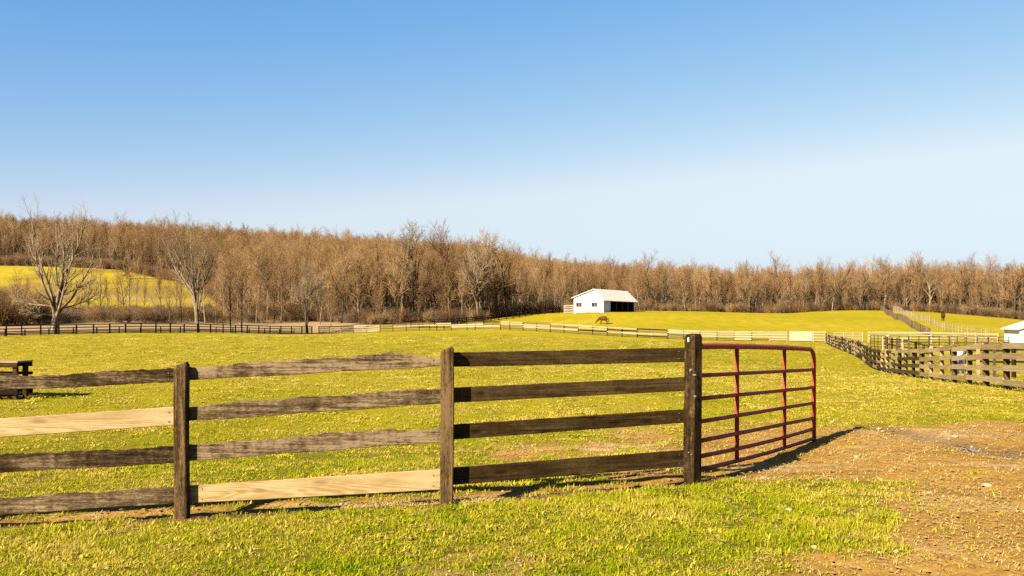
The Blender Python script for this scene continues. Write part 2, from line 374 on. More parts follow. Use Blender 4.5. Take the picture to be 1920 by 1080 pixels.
def ground_mat():
    m, n, l = mat('pasture_ground')
    g = n.new('ShaderNodeNewGeometry'); pos = g.outputs['Position']
    def at(nm):
        a = n.new('ShaderNodeAttribute'); a.attribute_name = nm; return a.outputs['Fac']
    big = noise(n, l, pos, .045, 5, .6); medn = noise(n, l, pos, .5, 5, .6); fine = noise(n, l, pos, 14, 6, .7); vf = noise(n, l, pos, 60, 4, .7)
    st = noise(n, l, mapping(n, l, pos, (.12, .035, .1)), 4.5, 5, .62)
    f = math_(n, l, 'ADD', math_(n, l, 'MULTIPLY', big, .35), math_(n, l, 'ADD', math_(n, l, 'MULTIPLY', medn, .25), math_(n, l, 'MULTIPLY', fine, .4)))
    f = math_(n, l, 'ADD', f, math_(n, l, 'MULTIPLY', math_(n, l, 'SUBTRACT', st, .5), .5))
    f = math_(n, l, 'ADD', f, math_(n, l, 'MULTIPLY', math_(n, l, 'SUBTRACT', at('dry'), .5), .42))
    grass = ramp(n, l, f, [(.28, GC[0]), (.44, GC[1]), (.56, GC[2]), (.68, GC[3]), (.80, GC[4])])
    df = math_(n, l, 'ADD', math_(n, l, 'MULTIPLY', fine, .6), math_(n, l, 'MULTIPLY', medn, .4))
    soil = ramp(n, l, df, [(.3, (.13, .062, .012)), (.45, (.27, .138, .024)), (.58, (.38, .212, .046)), (.72, (.48, .30, .09))])
    grass = mix(n, l, grass, ramp(n, l, fine, [(.35, (.035, .030, .004)), (.65, (.16, .125, .018))]), at('thatch_shade'))  # dark soil and thatch, also painting the shady gaps between near blades
    pk = noise(n, l, mapping(n, l, pos, (.35, 1.0, .5)), 1.1, 4, .6)
    soil = mix(n, l, soil, ramp(n, l, fine, [(.35, (.34, .22, .075)), (.65, (.50, .36, .16))]), ramp(n, l, pk, [(.52, (0, 0, 0)), (.66, (.85, .85, .85))]))
    col = mix(n, l, grass, soil, at('dirt'))
    col = mix(n, l, col, ramp(n, l, df, [(.35, (.030, .016, .006)), (.65, (.15, .085, .03))]), at('churned_shade'))  # dark churned soil, darkened further to deepen the rail shadow under the fence
    lf = ramp(n, l, math_(n, l, 'ADD', math_(n, l, 'MULTIPLY', fine, .5), math_(n, l, 'MULTIPLY', medn, .5)), [(.3, (.085, .042, .015)), (.7, (.21, .115, .045))])
    col = mix(n, l, col, lf, at('litter'))
    col = mix(n, l, col, ramp(n, l, fine, [(.3, (.24, .14, .07)), (.7, (.42, .29, .17))]), at('straw'))
    wet = at('wet'); col = mix(n, l, col, (.085, .052, .032), wet)
    rough = math_(n, l, 'SUBTRACT', .95, math_(n, l, 'MULTIPLY', wet, .62))
    h = math_(n, l, 'ADD', math_(n, l, 'MULTIPLY', fine, 1.0), math_(n, l, 'MULTIPLY', vf, .35))
    finish(n, l, col, rough, h, .5, .05, .04); return m
GC = [(.105, .105, .0015), (.195, .172, .002), (.272, .218, .003), (.325, .242, .006), (.39, .28, .02)]
ground = obj('ground', mesh_from('ground', np.c_[gxf, gyf, gzf], gf, [ground_mat()], True)); tag(ground, kind='structure')
def gattr(name, val):
    a = ground.data.attributes.new(name, 'FLOAT', 'POINT'); a.data.foreach_set('value', np.asarray(val, np.float32))
gpx = 960 + F * gxf / np.maximum(gyf, 1)
gattr('dirt', dirt_at(gxf, gyf))
def churned_shade(x, y):
    d, wt = fence_dist(x, y); return smooth(-.3, -.12, d) * smooth(.55, .3, d + (fbm(x * 2, y * 2, 61) - .5) * .35) * wt
gattr('churned_shade', churned_shade(gxf, gyf) * .85)
wood_m = in_wood(gxf, gyf) & (gyf > 100)
lit = np.where(wood_m, 1.0, 0.0); lit = np.maximum(lit, .9 * scrub_zone(gxf, gyf)); lit = np.maximum(lit, .55 * smooth(.42, .68, fbm(gxf * .05, gyf * .02, 91)) * (gyf > 225) * (gxf < -30)); gattr('litter', lit)
gattr('straw', ((gpx < 690) & (gyf > f1y(gpx) + .6) & (gyf < f1y(gpx) + 38)) * .85 + ((gpx < 560) & (np.abs(gyf - 287 - gxf * .03) < 2.6)) * .6)
dry = .5 + .12 * smooth(9, 30, gyf) + .25 * smooth(60, 150, gyf) + .22 * smooth(220, 250, gyf) * (gxf < 0) + .22 * smooth(22, 26, gyf) * smooth(48, 34, gyf) * smooth(-2, -9, gxf) - .05 * smooth(14, 5, gyf)
gattr('dry', dry)
gattr('thatch_shade', .8 * smooth(17, 9, gyf) * (gyf > 0))
gattr('wet', smooth(.42, .16, seg_dist(gxf, gyf, PUD) + (fbm(gxf * 3, gyf * 3, 41) - .5) * .3) * .55)

# puddle water lying in the rut
def puddle():
    m, n, l = mat('puddle_water')
    g = n.new('ShaderNodeNewGeometry'); f = noise(n, l, g.outputs['Position'], 30, 3)
    finish(n, l, (.055, .042, .034), .08, f, .06, .01, .5)
    v, f_ = [], []
    pts = [(wx(1795, 12.25), 12.25), (wx(1840, 11.85), 11.85), (wx(1880, 11.5), 11.5), (wx(1930, 11.1), 11.1)]
    cx = np.mean([p[0] for p in pts]); cy = np.mean([p[1] for p in pts])
    d = Vector((pts[-1][0] - pts[0][0], pts[-1][1] - pts[0][1], 0)); L = d.length / 2; d.normalize(); nrm = Vector((-d.y, d.x, 0))
    k = 40; zz = min(G(*p) for p in pts) + .016
    v.append((cx, cy, zz))
    for i in range(k):
        a = 2 * math.pi * i / k; r = 1 + .25 * math.sin(3 * a + 1) + .18 * math.sin(7 * a) + .1 * math.sin(11 * a + 2)
        q = Vector((cx, cy, zz)) + d * (L * math.cos(a) * r) + nrm * (.13 * math.sin(a) * r); v.append(tuple(q))
    f_ = [(0, 1 + i, 1 + (i + 1) % k) for i in range(k)]
    o = obj('puddle', mesh_from('puddle', v, f_, [m], True)); tag(o, kind='structure')
puddle()
# ------------------------------------------------------------------ near board fence
def board_mesh(name, L, z0, z1, t, top=None, seed=0, m=None, n=90, rough_=.004):
    """z0=(bottom,top) at the start, z1 at the end; top = [(t, lift)] waney edge"""
    r = random.Random(seed); ph = [r.uniform(0, 6.3) for _ in range(6)]
    v = []; c = .005
    for i in range(n + 1):
        u = i / n; x = L * u
        zb = z0[0] + (z1[0] - z0[0]) * u; zt = z0[1] + (z1[1] - z0[1]) * u
        if top: zt += float(np.interp(u, [a for a, _ in top], [b for _, b in top]))
        zt += rough_ * (.6 * math.sin(9 * u * L + ph[0]) + .5 * math.sin(23 * u * L + ph[1]) + .45 * math.sin(51 * u * L + ph[2]) + .3 * math.sin(97 * u * L + ph[4]))
        zb += rough_ * .5 * (math.sin(6 * u * L + ph[3]) + .5 * math.sin(31 * u * L + ph[4]))
        yb = .006 * math.sin(2.1 * u * L + ph[5])
        v += [(x, yb, zb + c), (x, yb + c, zb), (x, yb + t - c, zb), (x, yb + t, zb + c), (x, yb + t, zt - c), (x, yb + t - c, zt), (x, yb + c, zt), (x, yb, zt - c)]
    f = [(i * 8 + j, i * 8 + (j + 1) % 8, (i + 1) * 8 + (j + 1) % 8, (i + 1) * 8 + j) for i in range(n) for j in range(8)]
    f = [q[::-1] for q in f]
    f += [tuple(range(8)), tuple(n * 8 + j for j in range(8))[::-1]]
    return mesh_from(name, v, f, [m])

def post_mesh(name, w, d, h, m, seed=0, n=16, below=.35, top_slope=.02):
    r = random.Random(seed); ph = [r.uniform(0, 6.3) for _ in range(8)]; v = []; c = .009
    for i in range(n + 1):
        z = -below + (h + below) * i / n
        a, b = w / 2, d / 2; a *= 1 + .018 * math.sin(5 * z + ph[0]); b *= 1 + .018 * math.sin(4 * z + ph[1])
        cc = c; dz = 0
        if i == n: a -= .012; b -= .012
        ox = .004 * math.sin(3 * z + ph[2]); oy = .004 * math.sin(2.6 * z + ph[3])
        ring = [(-a, -b + cc), (-a + cc, -b), (a - cc, -b), (a, -b + cc), (a, b - cc), (a - cc, b), (-a + cc, b), (-a, b - cc)]
        for (x, y) in ring:
            zz = z if i < n else z + .014 + top_slope * x / w + .006 * math.sin(40 * x + ph[4])
            if i == n - 1: zz = h - .012 + top_slope * x / w
            v.append((x + ox, y + oy, zz))
    f = [(i * 8 + j, i * 8 + (j + 1) % 8, (i + 1) * 8 + (j + 1) % 8, (i + 1) * 8 + j) for i in range(n) for j in range(8)]
    f += [tuple(range(8))[::-1], tuple(n * 8 + j for j in range(8))]
    return mesh_from(name, v, f, [m])

nf = thing('board_fence', 'near dark four-board fence patched with two pale new boards, ending at the gate post', 'fence', (POST[1][0], POST[1][1], G(*POST[1])))
NO = Vector(nf.location)
ptop = [G(*POST[0]) + 1.38, wz(685, 8.08), wz(657, 8.05), wz(629, 9.04)]
pw = [(.12, .10), (.115, .098), (.122, .095), (.135, .135)]; prz = [0, R(-2), R(4), R(40)]
for i, (x, y) in enumerate(POST):
    gzp = G(x, y)
    me = post_mesh('post', pw[i][0], pw[i][1], ptop[i] - gzp, M_POST, seed=i + 3, top_slope=[.0, .03, .05, .0][i])
    o = obj('post', me, nf, Matrix.Translation(Vector((x, y, gzp)) - NO) @ Matrix.Rotation(prz[i], 4, 'Z'))
    if i == 3:
        o['label'] = 'tall thick gate post set cornerwise with bolts'
        for (px, py, rr) in ((1297, 694, .016), (1301.5, 703, .011), (1302, 743, .012), (1294, 849, .009), (1298, 852, .009)):
            # bolt heads sit on the two faces that look at the camera
            side = 1 if px > 1298 else -1
            mb = MB(); mb.tube([(0, .012, 0), (0, -.02, 0)], [rr, rr * .85], 8)
            off = Vector((wx(px, 8.96) - x, 0, wz(py, 8.96) - gzp))
            a = R(40) if side > 0 else R(-50)
            nx, ny = (math.sin(a), -math.cos(a))
            s = .0675; tx = off.x - nx * s
            ax, ay = math.cos(a), math.sin(a); k = tx / ax
            b = obj('bolt', mb.mesh('bolt', M_IRON), o)
            b.matrix_basis = Matrix.Rotation(-R(40), 4, 'Z') @ Matrix.Translation((nx * s + ax * k, ny * s + ay * k, off.z)) @ Matrix.Rotation(a, 4, 'Z')
        mb = MB(); mb.box((-.007, -.004, -.021), (.007, .004, .021))
        b = obj('tag', mb.mesh('tag', M_WHITE), o); a = R(-50)
        b.matrix_basis = Matrix.Rotation(-R(40), 4, 'Z') @ Matrix.Translation((math.sin(a) * .069 - math.cos(a) * .0, -math.cos(a) * .069, wz(637, 8.96) - gzp)) @ Matrix.Rotation(a, 4, 'Z')
S = 3.177 * 206
panels = [  # (post a, post b, [(top_a, bot_a, top_b, bot_b, material, waney, label)])
    (0, 1, [(708, 737, 693, 716.6, M_DARK, [(0, 0), (.3, -.004), (.45, -.012), (.62, -.006), (.8, .012), (.92, .010), (1, 0)], None),
            (791, 826, 763, 797.7, M_PALE, None, 'pale new board with knots'),
            (859, 891, 837.6, 869, M_DARK, [(0, 0), (.5, .006), (.7, -.004), (1, 0)], None),
            (941, 972, 914, 943.6, M_OLD, [(0, 0), (.45, .0), (.6, .012), (.68, -.004), (.8, .006), (1, 0)], None)], -90),
    (1, 2, [(686.6, 713, 670, 687, M_DARK, [(0, .0), (.05, -.014), (.15, -.004), (.31, .02), (.45, .022), (.62, .027), (.66, .042), (.70, .054), (.74, .050), (.78, .054), (.87, .03), (.925, .006), (.97, -.004), (1, 0)], 'dark weathered top board with a swollen waney upper edge'),
            (762, 790, 729, 757, M_OLD, [(0, -.004), (.2, .004), (.27, .012), (.3, .004), (.47, .012), (.52, .0), (.7, .008), (.85, .012), (1, 0)], None),
            (833.6, 864, 800, 829, M_DARK, [(0, 0), (.3, -.008), (.45, .0), (.55, .009), (.7, .004), (.79, .002), (.85, -.024), (.91, -.022), (.96, -.004), (1, .008)], None),
            (911, 944, 880, 918.5, M_PALE, None, 'pale new board with a wavy arched grain')], 353),
    (2, 3, [(661, 688, 652, 679, M_PAINT, None, None), (727, 755, 707, 733, M_PAINT, None, None), (796, 824, 768, 793, M_PAINT, None, None), (877, 909, 844, 875, M_PAINT, None, None)], 853)]
pxr = [(-90, 327), (353, 826), (853, 1283)]
for pi, (a, b, rails, _) in enumerate(panels):
    A, B = Vector((*POST[a], 0)), Vector((*POST[b], 0)); d = (B - A); L = d.length; d.normalize(); nrm = Vector((-d.y, d.x, 0))
    off = .052
    o0 = A + nrm * off
    def depth_at(px):   # depth of the rail face along the view direction through this column
        s = ((px - 960) / F * o0.y - o0.x) / (d.x - (px - 960) / F * d.y); return o0.y + d.y * s, s
    for k, (ta, ba, tb, bb, m, wane, lab) in enumerate(rails):
        (Ya, sa), (Yb, sb) = depth_at(pxr[pi][0]), depth_at(pxr[pi][1])
        za = (wz(ba, Ya), wz(ta, Ya)); zb = (wz(bb, Yb), wz(tb, Yb))
        def ext(s, j): return za[j] + (zb[j] - za[j]) * (s - sa) / (sb - sa)
        s0 = .004 if pi else .0; s1 = L - .004
        zc = (ext(s0, 0) + ext(s0, 1)) / 2
        me = board_mesh('rail', s1 - s0, (ext(s0, 0) - zc, ext(s0, 1) - zc), (ext(s1, 0) - zc, ext(s1, 1) - zc), .028 if m is not M_DARK else .036, wane, pi * 9 + k, m, rough_=.0015 if m in (M_PALE, M_PAINT) else .0068)
        org = o0 + d * s0 + Vector((0, 0, zc))
        M = Matrix.Translation(org - NO) @ Matrix(((d.x, nrm.x, 0, 0), (d.y, nrm.y, 0, 0), (0, 0, 1, 0), (0, 0, 0, 1)))
        o = obj('rail', me, nf, M)
        if lab: o['label'] = lab
        hgt = (ext(s1, 1) - ext(s1, 0)); nw = (.085, .11)       # nail heads beside each post
        for sn in (nw[1] + .05, L - nw[0] - .05):
            for fz in (-.26, .24):
                u_ = (sn - s0) / (s1 - s0); zm = (ext(s0, 0) + ext(s0, 1)) / 2 * (1 - u_) + (ext(s1, 0) + ext(s1, 1)) / 2 * u_ - zc
                mb = MB(); mb.tube([(sn, .003, zm + fz * hgt), (sn, -.0055, zm + fz * hgt)], [.0055, .005], 6); obj('nail', mb.mesh('nail', M_IRON), o)

# ------------------------------------------------------------------ red tube gate
gA, gB = Vector((wx(1316, 9.3), 9.3, 0)), Vector((wx(1526, 12.7), 12.7, 0))
gd = gB - gA
gate = thing('tube_gate', 'red tubular steel farm gate with seven rails, standing open beside the tall post', 'gate', (gA.x, gA.y, G(gA.x, gA.y)))
GO = Vector(gate.location)
gl = [649, 704, 747, 790, 826, 855, 880]; gr = [655, 693, 726.5, 755.5, 784, 804, 822]
zl = [wz(p, 9.3) for p in gl]; zr = [wz(p, 12.7) for p in gr]
def gp(s, z): return Vector((gA.x + gd.x * s, gA.y + gd.y * s, z)) - GO
def zs(j, s): return zl[j] + (zr[j] - zl[j]) * s + (.012 * math.sin(math.pi * s) if j == 0 else -.02 * math.sin(math.pi * s) * (j > 4))
# frame: hinge stile, top rail, rounded corners, latch stile, bottom rail - one bent tube
rc = .055
fr = [gp(-.028, zs(6, 0)), gp(-.028, (zs(6, 0) + zs(0, 0)) / 2), gp(-.028, zs(0, 0) - .05), gp(-.024, zs(0, 0) - .01), gp(-.01, zs(0, 0))]
fr += [gp(s, zs(0, s)) for s in np.linspace(.1, .94, 12)]
for a in (15, 30, 45, 60, 75, 90):
    fr.append(gp(.945 + rc * math.sin(R(a)), zs(0, .945) - .17 * (1 - math.cos(R(a)))))
fr += [gp(1, zs(0, 1) - t) for t in (.35, .6, .85)]
fr += [gp(1, zs(6, 1) - .035)]
mb = MB(); mb.tube(fr, [.030] * 4 + [.033] * 13 + [.030] * (len(fr) - 17), 12)
obj('frame', mb.mesh('frame', M_RED, smooth_=True), gate)
for j in range(1, 7):
    mb = MB(); mb.tube([gp(s, zs(j, s)) for s in np.linspace(-.028, .998, 12)], .0235, 10)
    obj('rail', mb.mesh('rail', M_RED, smooth_=True), gate)
for s in (.25, .672):
    gn = Vector((gd.y, -gd.x, 0)).normalized()
    mb = MB()
    for off, hw in ((-.013, .004), (.013, .004)):
        mb.tube([gp(s, zs(0, s)) + gn * off * .8, gp(s, zs(3, s)) + gn * off, gp(s, zs(6, s)) + gn * off * .8], .0145, 8)
    obj('brace', mb.mesh('brace', M_RED, smooth_=True), gate)
for j in (1, 5):
    mb = MB(); q = gp(-.028, zs(j, 0) + .07); e = Vector((POST[3][0] + .02, POST[3][1] + .06, 0)) - GO
    mb.tube([q, (q.x, q.y, q.z - .06)], .034, 10); mb.tube([(q.x, q.y, q.z - .03), (e.x, e.y, q.z - .03)], .011, 8)
    obj('hinge', mb.mesh('hinge', M_IRON, smooth_=True), gate)

# ------------------------------------------------------------------ far fences
_unit = {}
def unit(m, name):
    k = (m.name, name)
    if k not in _unit:
        mb = MB(); mb.box((-.5, -.5, -.5), (.5, .5, .5)); _unit[k] = mb.mesh(name, m)
    return _unit[k]
def bar(name, parent, O, A, B, h, t, m):
    A, B = Vector(A), Vector(B); d = B - A; L = d.length; x = d.normalized()
    y = Vector((-x.y, x.x, 0)).normalized(); z = x.cross(y)
    c = (A + B) / 2 - O
    M = Matrix(((x.x * L, y.x * t, z.x * h, c.x), (x.y * L, y.y * t, z.y * h, c.y), (x.z * L, y.z * t, z.z * h, c.z), (0, 0, 0, 1)))
    return obj(name, unit(m, name), parent, M)
def resample(pts, sp):
    pts = [Vector((*p, 0)) for p in pts]; out = [pts[0].copy()]; carry = 0
    for a, b in zip(pts[:-1], pts[1:]):
        L = (b - a).length; s = sp - carry
        while s <= L + 1e-6: out.append(a + (b - a) * (s / L)); s += sp
        carry = L - (s - sp)
    return out
def run_fence(name, label, pts, sp=2.44, ph=1.4, pw=.13, heights=(1.28, .95, .62, .28), rh=.15, rt=.035, post_m=None, rail_m=None, side=-1, group=None, jit=.02, seed=1, pfn=None, cat='fence'):
    r = random.Random(seed); ps = resample(pts, sp)
    zz = gz([p.x for p in ps], [p.y for p in ps])
    root = thing(name, label, cat, (ps[0].x, ps[0].y, zz[0]), group); O = Vector(root.location)
    for i, p in enumerate(ps):
        h = ph + r.uniform(-.04, .05); pm = post_m(i, p) if callable(post_m) else post_m
        bar('post', root, O, (p.x, p.y, zz[i] - .3), (p.x + r.uniform(-jit, jit), p.y + r.uniform(-jit, jit), zz[i] + h), pw, pw, pm)
    for i in range(len(ps) - 1):
        a, b = ps[i], ps[i + 1]; d = (b - a).normalized(); nn = Vector((-d.y, d.x, 0)) * side * (pw / 2 + rt / 2 + .003)
        for j, hh in enumerate(heights):
            m = rail_m(i, j, a) if callable(rail_m) else rail_m
            if m is None: continue
            bar('rail', root, O, a + nn + Vector((0, 0, zz[i] + hh + r.uniform(-jit, jit))), b + nn + Vector((0, 0, zz[i + 1] + hh + r.uniform(-jit, jit))), rh * r.uniform(.94, 1.05), rt, m)
    return root, ps
def wpts(*a): return [(wx(px, Y), Y) for px, Y in a]

# dark fence along the left side of the pasture
run_fence('pasture_fence', 'long black board fence along the pasture in front of the bare trees', wpts((-70, 108.5), (29, 118), (311, 138), (598, 167)), 2.6, 1.42, .16, (1.35, .95, .56, .2), .13, .05, M_FARDARK, M_FARDARK, side=-1, seed=2)
# second, lower fence just behind it
run_fence('low_fence', 'low dark rail fence close behind the long black fence', [(a + .7, b + 2.2) for a, b in wpts((-60, 110), (29, 118), (311, 138), (560, 163))], 3.6, .85, .13, (.35,), .12, .05, M_FARDARK, M_FARGREY, side=-1, seed=3)
# patched fence across the middle
rp = random.Random(11)
_run = {}
def patched(i, j, p):
    px = 960 + F * p.x / p.y
    if px < 642: return M_FARGREY if j else M_FARDARK
    if px < 704: return M_FARPALE
    if px > 1520: return M_FARPALE
    if px > 1372: return M_FARPALE if (j < 3 or rp.random() < .5) else M_FARGREY
    key = (i // 2, j)          # long boards span two bays
    if key not in _run:
        q = rp.random(); pale = (.50, .62, .22, .12)[j]
        if 704 < px < 760: pale = .2
        _run[key] = M_FARPALE if q < pale else (M_FARGREY if q < .85 else M_FARDARK)
    return _run[key]
mid = wpts((598, 167), (640, 165), (800, 165), (953, 145), (1180, 135), (1300, 130), (1494, 125))
run_fence('patched_fence', 'long low board fence patched with pale and grey boards below the hill', mid, 2.44, 1.42, .15, (1.30, .97, .63, .28), .18, .05, lambda i, p: M_FARDARK if rp.random() < .8 else M_FARPALE, patched, side=-1, seed=4)
run_fence('yard_fence', 'pale four-rail fence and posts beside the plywood sheet', wpts((1526, 123.5), (1560, 122)), 1.6, 1.5, .16, (1.4, 1.02, .64, .26), .14, .05, M_FARPALE, M_FARPALE, seed=5)
# plywood panel
def plywood():
    a = Vector((wx(1477, 125.3), 125.3, 0)); b = Vector((wx(1526, 123.5), 123.5, 0)); za, zb = G(a.x, a.y), G(b.x, b.y)
    root = thing('plywood_barrier', 'solid tan plywood sheet closing a gap in the patched fence', 'barrier', (a.x, a.y, za)); O = Vector(root.location)
    mply = simple('plywood', (.38, .27, .165), .8, .1, 1.5)
    a1 = a + (b - a) * .06; b1 = a + (b - a) * .94
    bar('sheet', root, O, a1 + Vector((0, -.1, za + .78)), b1 + Vector((0, -.1, zb + .78)), 1.35, .03, mply)
    for t in (.1, .5, .9):
        q = a + (b - a) * t; zq = za + (zb - za) * t
        bar('post', root, O, (q.x, q.y, zq - .3), (q.x, q.y, zq + 1.5), .14, .14, M_FARPALE)
plywood()
# pale pipe gate with black post
def pipe_gate(name, label, px0, px1, Y, m, n, h0, h1, nb=2, post=None, rad=.03, group=None):
    a = Vector((wx(px0, Y), Y, 0)); b = Vector((wx(px1, Y), Y, 0)); za, zb = G(a.x, a.y), G(b.x, b.y)
    root = thing(name, label, 'gate' if post is not None or 'gate' in name else 'panel', (a.x, a.y, za), group); O = Vector(root.location)
    for k in range(n):
        h = h0 + (h1 - h0) * k / (n - 1); mb = MB(); mb.tube([a + Vector((0, 0, za + h)) - O, b + Vector((0, 0, zb + h)) - O], rad, 6)
        obj('rail', mb.mesh('rail', m), root)
    for k in range(nb + 2):
        t = k / (nb + 1); q = a + (b - a) * t; zq = za + (zb - za) * t; mb = MB(); mb.tube([(q.x - O.x, -.04, zq - O.z + (0.0 if k in (0, nb + 1) else h0)), (q.x - O.x, -.04, zq - O.z + h1)], rad * 1.1, 6)
        obj('stile', mb.mesh('stile', m), root)
    if post is not None: bar('post', root, O, (b.x + .2, b.y, zb - .3), (b.x + .2, b.y, zb + 1.5), .2, .2, post)
    return root
pipe_gate('pipe_gate', 'pale pipe gate hung beside a black post below the hill', 1564, 1617, 121, M_PIPEPALE, 6, .2, 1.35, 2, M_FARDARK, .045)
run_fence('pale_fence', 'pale board fence running behind the dark pipe pen', wpts((1628, 119), (1760, 114), (1900, 108)), 2.6, 1.5, .16, (1.38, 1.0, .62), .15, .05, M_FARPALE, M_FARPALE, seed=6)
# dark pipe panels of the pen
pen = [(1632, 100, 1660, 96), (1668, 97.5, 1703, 97), (1704, 97, 1741, 97), (1742, 97, 1779, 97), (1780, 97, 1809, 97), (1812, 96.5, 1852, 95), (1853, 95, 1891, 93)]
for i, (p0, y0, p1, y1) in enumerate(pen):
    a = Vector((wx(p0, y0), y0, 0)); b = Vector((wx(p1, y1), y1, 0)); za, zb = G(a.x, a.y), G(b.x, b.y)
    lab = 'dark brown pipe gate at the grassy corner of the pen' if i == 0 else ('dark brown pipe hurdle at the far end of the pen before the white outbuilding' if i == 6 else 'dark brown five-bar pipe hurdle in the row around the pen')
    root = thing('pipe_gate' if i == 0 else 'pen_hurdle', lab, 'gate' if i == 0 else 'hurdle', (a.x, a.y, za), 'pipe hurdles of the horse pen' if 0 < i < 6 else None); O = Vector(root.location)
    hs = [.25, .55, .85, 1.15, 1.5]
    for h in hs:
        mb = MB(); mb.tube([a + Vector((0, 0, za + h)) - O, b + Vector((0, 0, zb + h)) - O], .04, 6); obj('rail', mb.mesh('rail', M_PIPE), root)
    nst = 5 if i == 0 else 3
    for k in range(nst):
        t = k / (nst - 1); q = a + (b - a) * t; zq = za + (zb - za) * t; mb = MB(); mb.tube([Vector((q.x, q.y - .06, zq)) - O, Vector((q.x, q.y - .06, zq + 1.5)) - O], .045, 6); obj('stile', mb.mesh('stile', M_PIPE), root)
# tall timber at the pen
tp = thing('timber_post', 'thick pale orange timber post standing in the pen', 'post', (wx(1770, 92), 92, G(wx(1770, 92), 92))); O = Vector(tp.location)
M_ORANGE = simple('timber_orange', (.62, .36, .17), .8, .12, 3)
bar('timber', tp, O, O + Vector((0, 0, -.3)), O + Vector((0, 0, 1.55)), .34, .3, M_ORANGE)
bar('cap', tp, O, O + Vector((-.22, 0, 1.57)), O + Vector((.22, 0, 1.57)), .05, .4, M_ORANGE)

# curving right-hand fence
rr_ = random.Random(21)
def f7m(i, j, p):
    if 38 < p.y < 46 and j > 0: return M_MIDDARK
    if p.y > 62: return M_MIDDARK if rr_.random() < .45 else M_MIDGREY
    if p.y > 46: return M_MIDDARK if rr_.random() < .75 else M_MIDGREY
    return M_MIDGREY
def lx(y): return 6.4 + .3 * y
run_fence('lane_fence', 'grey board fence sweeping down from the open gate side to the pale pipe gate', [(lx(12.6), 12.6), (lx(120), 120)], 2.55, 1.36, .14, (1.24, .90, .56, .22), .165, .035, lambda i, p: M_MIDGREY if rr_.random() < .3 else M_MIDDARK, f7m, side=1, seed=7, jit=.045)
# second fence of the lane behind it
run_fence('inner_fence', 'dark post and rail fence behind the grey sweeping fence', [(21.6, 36.5), (38.2, 92)], 3.7, 1.42, .14, (1.3, .75), .1, .04, lambda i, p: (M_MIDDARK, M_FARDARK, M_MIDDARK, M_MIDGREY)[i % 4], M_MIDDARK, side=-1, seed=8)
# lane up the hill
run_fence('hill_fence', 'grey four-rail fence climbing the hill to the wood', [(106, 255), (wx(1700, 170), 170), (wx(1735, 140), 140), (wx(1745, 128), 128)], 2.6, 1.4, .14, (1.28, .95, .62, .28), .13, .04, M_FARGREY, M_FARGREY, side=1, seed=9)
run_fence('picket_fence', 'pale post and wire fence climbing the hill beside the grey one', [(wx(1675, 262), 262), (wx(1720, 199), 199), (wx(1757, 166), 166), (wx(1860, 120), 120)], 2.7, 1.45, .12, (1.3, .8, .35), .03, .02, M_PICKET, M_FARGREY, side=1, seed=10)
# dark fence along the wood edge
run_fence('wood_edge_fence', 'black board fence along the edge of the wood towards the white shed', wpts((770, 178), (860, 183), (950, 195), (1010, 206), (1052, 212)), 2.6, 1.4, .16, (1.3, .92, .55, .2), .13, .05, M_FARDARK, M_FARDARK, seed=12)

